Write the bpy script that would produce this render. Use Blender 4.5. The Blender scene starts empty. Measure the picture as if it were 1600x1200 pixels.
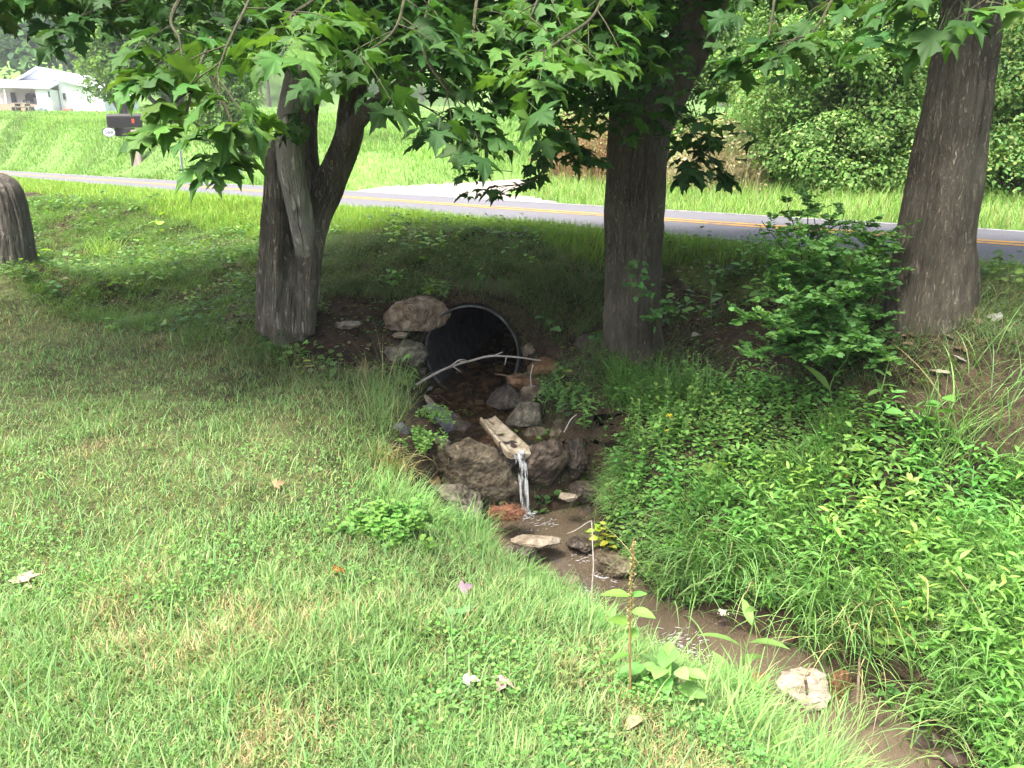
import bpy, math
import numpy as np
R = np.random.default_rng(7)
C = bpy.context.scene.collection
D = bpy.data
rad = math.radians
# ------------------------------------------------------------------ camera model (used to measure positions)
PITCH = rad(16.5); CP, SP = math.cos(PITCH), math.sin(PITCH); CAMZ = 1.6
def ray(px, py):
    r = (np.asarray(px, float) - 800) / 1200; u = (600 - np.asarray(py, float)) / 1200
    return r, CP + SP * u, -SP + CP * u
def P(px, py, Y):
    dx, dy, dz = ray(px, py); t = Y / dy
    return np.array([dx * t, dy * t, CAMZ + dz * t])
def Pz(px, py, z):
    dx, dy, dz = ray(px, py); t = (z - CAMZ) / dz
    return np.array([dx * t, dy * t, CAMZ + dz * t])
# ------------------------------------------------------------------ numpy noise
def _h(i, j, k, s):
    n = (i * 374761393 + j * 668265263 + k * 2147483647 + s * 974711) & 0xFFFFFFFF
    n = ((n ^ (n >> 13)) * 1274126177) & 0xFFFFFFFF
    n = n ^ (n >> 16)
    return (n & 0xFFFF) / 65535.0
def vnoise(p, scale=1.0, seed=0):
    p = np.asarray(p, float) * scale
    if p.shape[-1] == 2: p = np.concatenate([p, np.zeros(p.shape[:-1] + (1,))], -1)
    i = np.floor(p).astype(np.int64); f = p - i; f = f * f * (3 - 2 * f)
    o = 0
    for a in (0, 1):
        for b in (0, 1):
            for c in (0, 1):
                w = (f[..., 0] if a else 1 - f[..., 0]) * (f[..., 1] if b else 1 - f[..., 1]) * (f[..., 2] if c else 1 - f[..., 2])
                o = o + w * _h(i[..., 0] + a, i[..., 1] + b, i[..., 2] + c, seed)
    return o * 2 - 1
def fbm(p, scale, oct=4, seed=0):
    o = 0; a = 1
    for k in range(oct):
        o = o + a * vnoise(p, scale * 2 ** k, seed + k * 17); a *= .5
    return o
def sstep(a, b, x):
    t = np.clip((x - a) / (b - a), 0, 1); return t * t * (3 - 2 * t)
# ------------------------------------------------------------------ mesh helpers
class MB:
    def __init__(s): s.V = []; s.F = []; s.Cc = []; s.n = 0
    def add(s, V, F, col=(.5, .5, .5)):
        V = np.asarray(V, float).reshape(-1, 3)
        s.V.append(V)
        if not isinstance(F, list) or (len(F) and np.ndim(F[0]) == 1): F = [np.asarray(F)]
        for f in F:
            f = np.asarray(f, int)
            if f.size: s.F.append(f + s.n)
        col = np.asarray(col, float)
        if col.ndim == 1: col = np.tile(col, (len(V), 1))
        s.Cc.append(col); s.n += len(V)
        return s
    def build(s, name, mat, parent=None, smooth=False):
        V = np.concatenate(s.V); col = np.concatenate(s.Cc)
        me = D.meshes.new(name)
        me.vertices.add(len(V)); me.vertices.foreach_set('co', V.astype(np.float32).ravel())
        loops = np.concatenate([f.ravel() for f in s.F])
        tot = np.concatenate([np.full(len(f), f.shape[1]) for f in s.F])
        st = np.concatenate([[0], np.cumsum(tot)[:-1]])
        me.loops.add(len(loops)); me.loops.foreach_set('vertex_index', loops.astype(np.int32))
        me.polygons.add(len(tot)); me.polygons.foreach_set('loop_start', st.astype(np.int32))
        try: me.polygons.foreach_set('loop_total', tot.astype(np.int32))
        except Exception: pass
        me.update(calc_edges=True)
        a = me.attributes.new('Col', 'FLOAT_COLOR', 'POINT')
        a.data.foreach_set('color', np.concatenate([col, np.ones((len(col), 1))], 1).astype(np.float32).ravel())
        me.polygons.foreach_set('use_smooth', np.full(len(tot), bool(smooth)))
        me.materials.append(mat)
        o = D.objects.new(name, me); C.objects.link(o)
        if parent is not None:
            o.parent = parent; o.matrix_parent_inverse = parent.matrix_world.inverted() if False else parent.matrix_basis.inverted()
        return o
def tag(o, label=None, cat=None, group=None, kind=None):
    if label: o['label'] = label
    if cat: o['category'] = cat
    if group: o['group'] = group
    if kind: o['kind'] = kind
    return o
def empty(name, loc, label, cat, group=None):
    o = D.objects.new(name, None); C.objects.link(o); o.location = [float(v) for v in loc]; o.empty_display_size = .1
    return tag(o, label, cat, group)
def unit(v): v = np.asarray(v, float); return v / (np.linalg.norm(v, axis=-1, keepdims=True) + 1e-12)
def tube(pts, radii, sides=8, cap=True):
    pts = np.asarray(pts, float); n = len(pts); radii = np.broadcast_to(radii, (n,))
    tan = unit(np.gradient(pts, axis=0))
    ref = np.array([.31, .9, .29]); rings = []
    a = np.linspace(0, 2 * np.pi, sides, endpoint=False)
    for i in range(n):
        x = unit(np.cross(tan[i], ref)); y = np.cross(tan[i], x)
        rings.append(pts[i] + radii[i] * (np.outer(np.cos(a), x) + np.outer(np.sin(a), y)))
    V = np.concatenate(rings); k = np.arange(sides); F = []
    for i in range(n - 1):
        F.append(np.stack([i * sides + k, i * sides + (k + 1) % sides, (i + 1) * sides + (k + 1) % sides, (i + 1) * sides + k], 1))
    F = [np.concatenate(F)]
    if cap: F += [np.arange(sides)[None, ::-1], (np.arange(sides) + (n - 1) * sides)[None]]
    return V, F
def curve(pts, n=12):
    pts = np.asarray(pts, float)
    if len(pts) == 2: return pts[0] + np.linspace(0, 1, n)[:, None] * (pts[1] - pts[0])
    p = np.concatenate([[2 * pts[0] - pts[1]], pts, [2 * pts[-1] - pts[-2]]]); out = []
    m = len(pts) - 1
    for t in np.linspace(0, m - 1e-6, n):
        i = int(t); f = t - i; a, b, c, d = p[i:i + 4]
        out.append(.5 * (2 * b + (c - a) * f + (2 * a - 5 * b + 4 * c - d) * f * f + (3 * b - a - 3 * c + d) * f ** 3))
    return np.array(out)
def box(lo, hi):
    x0, y0, z0 = lo; x1, y1, z1 = hi
    V = [(x0, y0, z0), (x1, y0, z0), (x1, y1, z0), (x0, y1, z0), (x0, y0, z1), (x1, y0, z1), (x1, y1, z1), (x0, y1, z1)]
    return V, [np.array([(3, 2, 1, 0), (4, 5, 6, 7), (0, 1, 5, 4), (1, 2, 6, 5), (2, 3, 7, 6), (3, 0, 4, 7)])]
# ------------------------------------------------------------------ leaf templates: base at origin, tip towards +y, normal +z
def tmpl_maple(fold=.16, curl=.34, skew=0., wave=.04):
    h = [(0, 0), (.10, -.05), (.25, -.12), (.33, -.07), (.31, .06), (.44, .10), (.50, .19), (.63, .30), (.78, .40), (.60, .41), (.52, .48), (.38, .45), (.23, .40),
         (.25, .52), (.36, .66), (.22, .68), (.17, .80), (.09, .86), (0, 1.08)]
    pts = h + [(-x, y) for x, y in h[-2:0:-1]]
    o = np.array(pts); c = np.array([[0, .27]])
    p = np.concatenate([c, o]); x, y = p[:, 0], p[:, 1]
    r2 = x ** 2 + (y - .27) ** 2
    z = fold * np.abs(x) - curl * r2 + wave * np.sin(9 * y + 6 * x) + skew * x * y
    V = np.stack([x, y, z], 1); n = len(o); k = np.arange(n)
    F = [np.stack([np.zeros(n, int), 1 + k, 1 + (k + 1) % n], 1)]
    pet = np.array([(.012, 0, 0), (-.012, 0, 0), (-.012, -.3, .06), (.012, -.3, .06), (-.008, -.6, .2), (.008, -.6, .2)])
    F.append(np.array([(0, 1, 2, 3), (3, 2, 4, 5)]) + len(V))
    return np.concatenate([V, pet]), F
def tmpl_maple_lo():
    h = [(0, -.05), (.32, -.08), (.44, .1), (.76, .4), (.24, .4), (.34, .66), (0, 1.08)]
    o = np.array(h + [(-x, y) for x, y in h[-2:0:-1]]); p = np.concatenate([[[0, .27]], o]); x, y = p[:, 0], p[:, 1]
    z = .16 * np.abs(x) - .34 * (x ** 2 + (y - .27) ** 2); n = len(o); k = np.arange(n)
    return np.stack([x, y, z], 1), [np.stack([np.zeros(n, int), 1 + k, 1 + (k + 1) % n], 1)]
def tmpl_blade(w, wpos=.4, n=5, fold=.25, droop=.35):
    t = np.linspace(0, 1, n + 1); mid = np.stack([0 * t, t, -droop * t ** 2 + .12 * t], 1)
    ti = t[1:-1]; ww = w * np.where(ti < wpos, np.sin(ti / wpos * np.pi / 2), np.cos((ti - wpos) / (1 - wpos) * np.pi / 2) ** .8)
    L = mid[1:-1] + np.stack([-ww, 0 * ww, fold * ww], 1); Rr = mid[1:-1] + np.stack([ww, 0 * ww, fold * ww], 1)
    V = np.concatenate([mid, L, Rr]); m = n + 1; l0 = m; r0 = m + n - 1
    q = [(i, i + 1, l0 + i, l0 + i - 1) for i in range(1, n - 1)] + [(i + 1, i, r0 + i - 1, r0 + i) for i in range(1, n - 1)]
    tr = [(0, 1, l0), (1, 0, r0), (n - 1, n, l0 + n - 2), (n, n - 1, r0 + n - 2)]
    return V, [np.array(q), np.array(tr)]
def tmpl_oval(w=.32):
    V = np.array([(0, 0, 0), (w, .3, .06), (w * .85, .7, .02), (0, 1, -.12), (-w * .85, .7, .02), (-w, .3, .06)])
    return V, [np.array([(0, 1, 2, 3), (0, 3, 4, 5)])]
T_MAPLE, T_MAPLO, T_LANCE, T_OVATE, T_OVAL, T_ROUND = [tmpl_maple(), tmpl_maple(.3, .5, .2, .06), tmpl_maple(.05, .2, -.25, .07), tmpl_maple(.22, .7, -.1, .05)], tmpl_maple_lo(), tmpl_blade(.14), tmpl_blade(.3, .42, 5, .2, .3), tmpl_oval(), tmpl_oval(.48)
T_STRAP = tmpl_blade(.09, .3, 5, .2, .5)
def place(mb, T, pos, d, nrm, size, col):
    """instance template T at pos (m,3): direction d (base to tip), normal hint nrm, size (m,), colour (m,3)"""
    pos = np.asarray(pos, float).reshape(-1, 3); m = len(pos)
    if m == 0: return
    if isinstance(T, list):     # several shapes of the same leaf, mixed at random
        d, nrm, col, size = np.broadcast_to(d, (m, 3)), np.broadcast_to(nrm, (m, 3)), np.broadcast_to(col, (m, 3)), np.broadcast_to(size, (m,)); w_ = R.integers(0, len(T), m)
        for i_, t_ in enumerate(T): k_ = w_ == i_; place(mb, t_, pos[k_], d[k_], nrm[k_], size[k_], col[k_])
        return
    V, F = T
    y = unit(np.broadcast_to(d, (m, 3))); x = unit(np.cross(y, np.broadcast_to(nrm, (m, 3)))); z = np.cross(x, y)
    M = np.stack([x, y, z], 1) * np.broadcast_to(size, (m,))[:, None, None]
    W = np.einsum('vk,mkj->mvj', V, M) + pos[:, None]
    nv = len(V); off = (np.arange(m) * nv)[:, None, None]
    FF = [(f[None] + off).reshape(-1, f.shape[1]) for f in F]
    mb.add(W.reshape(-1, 3), FF, np.repeat(np.broadcast_to(col, (m, 3)), nv, 0))
def blades(mb, base, az, th0, th1, h, w, col, seg=3):
    base = np.asarray(base, float).reshape(-1, 3); n = len(base)
    if n == 0: return
    az, th0, th1, h, w = [np.broadcast_to(v, (n,)).astype(float) for v in (az, th0, th1, h, w)]
    dirx = np.stack([np.cos(az), np.sin(az), 0 * az], 1); tw = az + np.pi / 2 + R.normal(0, .5, n)
    side = np.stack([np.cos(tw), np.sin(tw), 0 * tw], 1)
    p = base.copy(); rows = []
    for k in range(seg):
        f = k / seg; ww = (w * .5 * (1 - f ** 2))[:, None]
        rows += [p - side * ww, p + side * ww]
        th = th0 + (th1 - th0) * (k + .5) / seg
        p = p + (h / seg)[:, None] * (dirx * np.sin(th)[:, None] + np.array([0, 0, 1]) * np.cos(th)[:, None])
    rows.append(p)
    V = np.stack(rows, 1); nv = 2 * seg + 1; off = (np.arange(n) * nv)[:, None]
    q = np.concatenate([off + np.array([2 * k, 2 * k + 1, 2 * k + 3, 2 * k + 2]) for k in range(seg - 1)])
    t = off + np.array([2 * seg - 2, 2 * seg - 1, 2 * seg])
    mb.add(V.reshape(-1, 3), [q, t], np.repeat(np.broadcast_to(col, (n, 3)), nv, 0))
def mixc(n, cols, wts=None, var=.15):
    if wts is not None: wts = list(wts)[:len(cols)]
    cols = np.asarray(cols, float); i = R.choice(len(cols), n, p=None if wts is None else np.array(wts) / np.sum(wts))
    return np.clip(cols[i] * (1 + R.normal(0, var, (n, 1))) * (1 + R.normal(0, .06, (n, 3))), .004, .9)
def rdir(n, zlo=-.4, zhi=.4):
    a = R.uniform(0, 2 * np.pi, n); return np.stack([np.cos(a), np.sin(a), R.uniform(zlo, zhi, n)], 1)
def upn(n, tilt=.35): return unit(np.stack([R.normal(0, tilt, n), R.normal(0, tilt, n), np.ones(n)], 1))
def inpoly(x, y, poly):
    poly = np.asarray(poly, float); r = np.zeros(np.shape(x), bool); j = len(poly) - 1
    for i in range(len(poly)):
        xi, yi = poly[i]; xj, yj = poly[j]
        r ^= ((yi > y) != (yj > y)) & (x < (xj - xi) * (y - yi) / (yj - yi + 1e-12) + xi); j = i
    return r
# ------------------------------------------------------------------ materials
def mat(name):
    m = D.materials.new(name); m.use_nodes = True; nt = m.node_tree; nt.nodes.clear(); return m, nt, nt.nodes.new
def lk(nt, a, b): nt.links.new(a, b)
def leafmat(name, trans=.35, rough=.45, spec=.3, tint=(1.5, 1.5, .6), gloss=True):
    m, nt, N = mat(name)
    at = N('ShaderNodeAttribute'); at.attribute_name = 'Col'
    b = N('ShaderNodeBsdfPrincipled'); b.inputs['Roughness'].default_value = rough; b.inputs['Specular IOR Level'].default_value = spec
    lk(nt, at.outputs['Color'], b.inputs['Base Color'])
    mu = N('ShaderNodeMix'); mu.data_type = 'RGBA'; mu.blend_type = 'MULTIPLY'; mu.inputs[0].default_value = 1
    lk(nt, at.outputs['Color'], mu.inputs[6]); mu.inputs[7].default_value = (*tint, 1)
    t = N('ShaderNodeBsdfTranslucent'); lk(nt, mu.outputs[2], t.inputs['Color'])
    mx = N('ShaderNodeMixShader'); mx.inputs[0].default_value = trans
    lk(nt, b.outputs[0], mx.inputs[1]); lk(nt, t.outputs[0], mx.inputs[2])
    o = N('ShaderNodeOutputMaterial'); lk(nt, mx.outputs[0], o.inputs[0]); return m
def noisemat(name, cols, scale=6., detail=8, stretch=(1, 1, 1), rough=.85, bump=.4, bscale=None, spec=.3, attr=False, dist=.02, warp=0.):
    """principled surface: colour ramp over noise in object space, bump from a finer noise"""
    m, nt, N = mat(name)
    tc = N('ShaderNodeTexCoord'); mp = N('ShaderNodeMapping'); mp.inputs['Scale'].default_value = stretch
    lk(nt, tc.outputs['Object'], mp.inputs[0])
    n1 = N('ShaderNodeTexNoise'); n1.inputs['Scale'].default_value = scale; n1.inputs['Detail'].default_value = detail; n1.inputs['Roughness'].default_value = .65
    n1.inputs['Distortion'].default_value = warp
    lk(nt, mp.outputs[0], n1.inputs['Vector'])
    cr = N('ShaderNodeValToRGB'); e = cr.color_ramp.elements
    for i, c in enumerate(cols):
        p = .36 + .28 * i / max(1, len(cols) - 1)
        if i < 2: el = e[i]; el.position = p
        else: el = e.new(p)
        el.color = (*c, 1)
    if len(cols) == 1: e[1].color = (*cols[0], 1)
    lk(nt, n1.outputs[0], cr.inputs[0])
    n2 = N('ShaderNodeTexNoise'); n2.inputs['Scale'].default_value = bscale or scale * 4; n2.inputs['Detail'].default_value = 8
    lk(nt, mp.outputs[0], n2.inputs['Vector'])
    bp = N('ShaderNodeBump'); bp.inputs['Strength'].default_value = bump; bp.inputs['Distance'].default_value = dist
    lk(nt, n2.outputs[0], bp.inputs['Height'])
    b = N('ShaderNodeBsdfPrincipled'); b.inputs['Roughness'].default_value = rough; b.inputs['Specular IOR Level'].default_value = spec
    if attr:
        at = N('ShaderNodeAttribute'); at.attribute_name = 'Col'
        mu = N('ShaderNodeMix'); mu.data_type = 'RGBA'; mu.blend_type = 'MULTIPLY'; mu.inputs[0].default_value = 1
        lk(nt, at.outputs['Color'], mu.inputs[6]); lk(nt, cr.outputs[0], mu.inputs[7]); lk(nt, mu.outputs[2], b.inputs['Base Color'])
    else: lk(nt, cr.outputs[0], b.inputs['Base Color'])
    lk(nt, bp.outputs[0], b.inputs['Normal'])
    o = N('ShaderNodeOutputMaterial'); lk(nt, b.outputs[0], o.inputs[0]); return m
def plain(name, col, rough=.6, metal=0., spec=.4, bump=.1, bscale=40):
    m = noisemat(name, [tuple(.85 * c for c in col), col, tuple(min(1, 1.12 * c) for c in col)], bscale * .4, rough=rough, bump=bump, bscale=bscale, spec=spec, dist=.004)
    for n in m.node_tree.nodes:
        if n.type == 'BSDF_PRINCIPLED': n.inputs['Metallic'].default_value = metal
    return m
def barkmat(name, dark, mid, light, sc=14):
    m, nt, N = mat(name)
    tc = N('ShaderNodeTexCoord'); mp = N('ShaderNodeMapping'); mp.inputs['Scale'].default_value = (1, 1, .24)
    lk(nt, tc.outputs['Object'], mp.inputs[0])
    n1 = N('ShaderNodeTexNoise'); n1.inputs['Scale'].default_value = sc; n1.inputs['Detail'].default_value = 10; n1.inputs['Roughness'].default_value = .7; n1.inputs['Distortion'].default_value = .6
    lk(nt, mp.outputs[0], n1.inputs['Vector'])
    vo = N('ShaderNodeTexVoronoi'); vo.feature = 'DISTANCE_TO_EDGE'; vo.inputs['Scale'].default_value = sc * 1.6
    mpa = N('ShaderNodeMixRGB'); mpa.inputs[0].default_value = .12; lk(nt, mp.outputs[0], mpa.inputs[1]); lk(nt, n1.outputs['Color'], mpa.inputs[2]); lk(nt, mpa.outputs[0], vo.inputs['Vector'])
    big = N('ShaderNodeTexNoise'); big.inputs['Scale'].default_value = 3.; big.inputs['Detail'].default_value = 6; lk(nt, tc.outputs['Object'], big.inputs['Vector'])
    cr = N('ShaderNodeValToRGB'); e = cr.color_ramp.elements; e[0].position = .32; e[0].color = (*dark, 1); e[1].position = .68; e[1].color = (*light, 1); x = e.new(.5); x.color = (*mid, 1)
    ma = N('ShaderNodeMath'); ma.operation = 'MULTIPLY_ADD'; ma.inputs[1].default_value = .55; lk(nt, n1.outputs[0], ma.inputs[0])
    mb_ = N('ShaderNodeMath'); mb_.operation = 'MULTIPLY'; mb_.inputs[1].default_value = .45; lk(nt, big.outputs[0], mb_.inputs[0]); lk(nt, mb_.outputs[0], ma.inputs[2])
    lk(nt, ma.outputs[0], cr.inputs[0])
    cl = N('ShaderNodeMath'); cl.operation = 'MULTIPLY_ADD'; cl.inputs[1].default_value = 4.; cl.inputs[2].default_value = .0; cl.use_clamp = True; lk(nt, vo.outputs['Distance'], cl.inputs[0])
    hs = N('ShaderNodeMath'); hs.operation = 'ADD'; lk(nt, cl.outputs[0], hs.inputs[0]); lk(nt, n1.outputs[0], hs.inputs[1])
    bp = N('ShaderNodeBump'); bp.inputs['Strength'].default_value = 1.; bp.inputs['Distance'].default_value = .035; lk(nt, hs.outputs[0], bp.inputs['Height'])
    b = N('ShaderNodeBsdfPrincipled'); b.inputs['Roughness'].default_value = .92; b.inputs['Specular IOR Level'].default_value = .2
    lk(nt, cr.outputs[0], b.inputs['Base Color']); lk(nt, bp.outputs[0], b.inputs['Normal'])
    o = N('ShaderNodeOutputMaterial'); lk(nt, b.outputs[0], o.inputs[0]); return m
M_MAPLE = leafmat('maple_leaf', .3, .55, .18)
M_LEAF = leafmat('weed_leaf', .32, .5, .3)
M_GRASS = leafmat('grass_blade', .3, .55, .25, (1.4, 1.4, .7))
M_FAR = leafmat('far_foliage', .38, .7, .1)
M_DRY = leafmat('dry_leaf', .12, .8, .1, (1.2, 1.1, .9))
M_STEM = leafmat('green_stem', .05, .6, .2)
M_BARK_C = barkmat('bark_brown_ridged', (.13, .112, .083), (.3, .262, .196), (.46, .41, .32), 30)
M_BARK_R = barkmat('bark_grey_ridged', (.105, .094, .071), (.25, .224, .172), (.41, .372, .295), 28)
M_BARK_L = barkmat('bark_mottled', (.095, .085, .066), (.3, .27, .21), (.56, .515, .43), 22)
M_BARK_P = barkmat('bark_pale_smooth', (.24, .22, .185), (.5, .475, .41), (.62, .59, .52), 12)
M_TWIG = noisemat('twig_bark', [(.034, .036, .018), (.07, .07, .036)], 30)
# ------------------------------------------------------------------ terrain
rp0 = Pz(0, 270, .85); rp1 = Pz(1600, 382, .85)
RDIR = unit((rp0 - rp1)[:2]); RN = np.array([-RDIR[1], RDIR[0]])
if RN[1] < 0: RN = -RN
RC = rp1[:2]; HW = 1.55
def roadd(x, y): return (x - RC[0]) * RN[0] + (y - RC[1]) * RN[1]      # >0 beyond the centre line
ctrl_z = [(50, 1150, 0), (400, 1150, 0), (800, 1150, -.03), (1100, 1190, -.14), (50, 900, 0), (400, 900, 0), (700, 900, -.05), (830, 930, -.12), (50, 700, .02), (300, 700, 0), (500, 720, -.04),
    (560, 800, -.12), (50, 520, .1), (250, 540, .08), (450, 560, .05), (580, 600, -.03), (655, 640, -.15), (620, 700, -.2), (640, 800, -.34), (800, 850, -.47), (880, 900, -.52), (950, 970, -.52),
    (1080, 1040, -.52), (1250, 1130, -.45), (1400, 1195, -.5), (1550, 600, .4), (1430, 600, .34), (1300, 600, .25), (1100, 600, 0), (950, 620, -.12), (1550, 750, -.1), (1550, 900, -.35), (1550, 1100, -.62),
    (1300, 800, -.27), (1300, 950, -.55), (1100, 900, -.68), (1100, 800, -.42), (1100, 700, -.17), (1000, 800, -.52), (950, 700, -.33), (1000, 700, -.25), (100, 340, .7), (500, 350, .72),
    (100, 420, .45), (200, 480, .2), (0, 460, .2), (1100, 400, .75), (1550, 450, .8), (740, 390, .75), (350, 400, .5), (900, 420, .62), (1250, 430, .66)]
ctrl_Y = [(450, 515, 6.3), (990, 540, 6.0), (1457, 484, 4.72), (1390, 495, 4.75), (1525, 490, 4.6), (1457, 500, 4.55), (940, 535, 6.0), (1040, 540, 5.95), (405, 515, 6.3), (500, 515, 6.3), (20, 415, 8.0), (740, 455, 6.75), (650, 450, 6.8), (600, 560, 6.3), (560, 420, 7.2), (850, 470, 6.6), (860, 555, 6.4), (830, 400, 7.2)]
cp = [Pz(*c) for c in ctrl_z] + [P(*c) for c in ctrl_Y]
cp += [np.array(v) for v in ((-6, .5, 0), (-3, -1, 0), (0, -1, 0), (1.3, 0, -.4), (3.2, 1.2, -.5), (4, 3, .2), (5, 4.3, .75), (-9, 7, .1), (-9, 3, 0), (-9, 12, .5), (3, -1, -.5), (3.6, 4.6, .66))]
cp = np.array(cp)
def _tps(r2): return np.where(r2 > 0, .5 * r2 * np.log(r2 + 1e-12), 0)
_A = _tps(((cp[:, None, :2] - cp[None, :, :2]) ** 2).sum(-1)) + np.eye(len(cp)) * .004
_Q = np.concatenate([np.ones((len(cp), 1)), cp[:, :2]], 1)
_K = np.block([[_A, _Q], [_Q.T, np.zeros((3, 3))]]); _w = np.linalg.solve(_K, np.concatenate([cp[:, 2], np.zeros(3)]))
def rbf(x, y):
    sh = np.shape(x); x = np.ravel(x); y = np.ravel(y); out = np.empty(len(x))
    for s in range(0, len(x), 40000):
        a = x[s:s + 40000]; b = y[s:s + 40000]
        out[s:s + 40000] = _tps((a[:, None] - cp[:, 0]) ** 2 + (b[:, None] - cp[:, 1]) ** 2) @ _w[:-3] + _w[-3] + _w[-2] * a + _w[-1] * b
    return out.reshape(sh)
# stream centre line: x, y, bed z, half width, water z
PM = P(740, 550, 6.5); PR = .415; PAX = np.array([math.sin(rad(13)), math.cos(rad(13)), 0]); PLAT = np.array([PAX[1], -PAX[0], 0])
PC = np.array([PM[0], PM[1], -.03])
STR = np.array([(PC[0] + .7, PC[1] + 3, -.4, .3, -.3), (PC[0], PC[1], -.42, .36, -.31), (-.33, 6.1, -.43, .36, -.33), (-.24, 5.6, -.46, .32, -.35), (-.06, 5.25, -.47, .40, -.37), (-.02, 5.10, -.52, .46, -.39),
    (.04, 4.95, -.92, .52, -.79), (.2, 4.6, -.92, .40, -.80), (.3, 4.35, -.92, .32, -.80), (.5, 3.78, -.93, .32, -.82), (.95, 3.38, -.95, .31, -.84), (1.33, 3.16, -.97, .31, -.86), (1.5, 2.95, -.99, .31, -.88), (1.54, 2.7, -1, .31, -.9), (1.6, 2.2, -1.02, .32, -.91), (1.75, .8, -1.05, .33, -.93), (2, -2, -1.1, .35, -.95)])
_ss = []
for i in range(len(STR) - 1):
    n = max(3, int(np.linalg.norm(STR[i + 1, :2] - STR[i, :2]) / .04))
    _ss.append(STR[i] + np.linspace(0, 1, n, endpoint=False)[:, None] * (STR[i + 1] - STR[i]))
SS = np.concatenate(_ss)
def H(x, y):
    x = np.asarray(x, float); y = np.asarray(y, float)
    d = roadd(x, y); dn = -d - HW
    near = np.clip(rbf(np.clip(x, -14, 7), np.clip(y, -2, 20)), -1.0, .86)
    p2 = np.stack([x, y], -1)
    near = near + .03 * fbm(p2, 2.2, 3) * sstep(3.2, 5.5, y) + .008 * fbm(p2, 6, 2, 5) + .02 * fbm(p2, 1.1, 2, 9)
    z = near + (.8 - near) * (1 - sstep(0, 1.1, dn))
    # channel
    m = (x > -1.6) & (x < 3.2) & (y > -2) & (y < 6.9)
    if np.any(m):
        xm, ym, zm = x[m], y[m], z[m]; best = np.full(xm.shape, 1e9); bi = np.zeros(xm.shape, int)
        for i in range(0, len(SS)):
            dd = (xm - SS[i, 0]) ** 2 + (ym - SS[i, 1]) ** 2; u = dd < best; best[u] = dd[u]; bi[u] = i
        dd = np.sqrt(best); bed = SS[bi, 2]; hw = SS[bi, 3] * (1 + .15 * vnoise(np.stack([xm, ym], -1), 3.1, 3))
        zc = bed + np.where(dd < hw, .08 * (dd / hw) ** 2, .08 + (dd - hw) * 1.5)
        s = (xm - PC[0]) * PAX[0] + (ym - PC[1]) * PAX[1]
        zm = np.where(s < .02, np.minimum(zm, zc), zm); z = z.copy() if z.ndim else z; z[m] = zm
    # bank over the culvert
    s = (x - PC[0]) * PAX[0] + (y - PC[1]) * PAX[1]; l = (x - PC[0]) * PLAT[0] + (y - PC[1]) * PLAT[1]
    z = np.where((s > .02) & (np.abs(l) < 1.2) & (s < 1.6), np.maximum(z, .44 + .28 * np.clip(s, 0, 1.5) - 1.1 * np.clip(np.abs(l) - .28, 0, 2) ** 1.25), z)
    fd = d - HW
    far = .8 + .32 * sstep(0, 2.6, fd) + .072 * np.clip(y - 14, 0, 120) * sstep(.3, 3.2, fd) + .04 * fbm(p2, .35, 3, 3)
    hill = np.clip(np.hypot(x * .9, y) - 112, 0, 240) * .42 * sstep(0, 40, fd)
    far = far + hill
    z = np.where(d > -HW, .8 + (far - .8) * sstep(HW, HW + .6, d), z)
    return z
def G(px, py, lo=.8, hi=300):
    dx, dy, dz = ray(px, py); t = np.geomspace(lo, hi, 1500)
    zz = CAMZ + dz * t; h = H(dx * t, dy * t); i = int(np.argmax(zz < h))
    if i == 0: i = len(t) - 1
    a, b = t[i - 1], t[i]; fa = zz[i - 1] - h[i - 1]; fb = zz[i] - h[i]; tt = a + (b - a) * (fa / (fa - fb + 1e-9))
    return np.array([dx * tt, dy * tt, CAMZ + dz * tt])
def gaxis(lo, a, b, hi, step):
    def arm(v, end):
        o = []; st = step
        while abs(v) < abs(end) or (v - end) * np.sign(end) < 0:
            st = min(st * 1.06, .55) if abs(v) < 95 else st * 1.16
            v = v + st * np.sign(end); o.append(v)
        return o
    return np.array(arm(a, lo)[::-1] + list(np.arange(a, b, step)) + arm(b - step, hi))
gx = gaxis(-420, -6.2, 5.2, 420, .035); gy = gaxis(-40, .6, 9.5, 520, .035)
GX, GY = np.meshgrid(gx, gy); GZ = H(GX, GY)
nx, ny = len(gx), len(gy); idx = np.arange(nx * ny).reshape(ny, nx)
F = np.stack([idx[:-1, :-1], idx[:-1, 1:], idx[1:, 1:], idx[1:, :-1]], -1).reshape(-1, 4)
fcx = GX.ravel()[F].mean(1); fcy = GY.ravel()[F].mean(1); fz = GZ.ravel()[F]
fs = (fcx - PC[0]) * PAX[0] + (fcy - PC[1]) * PAX[1]; fl = (fcx - PC[0]) * PLAT[0] + (fcy - PC[1]) * PLAT[1]
hole = (np.abs(fl) < .52) & (fs > -.05) & (fs < .12) & (fz.max(1) - fz.min(1) > .12)
hole |= (np.abs(fl) < .47) & (fs > -.03) & (fs < .4) & (fz.min(1) < .3)
F = F[~hole]
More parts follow.
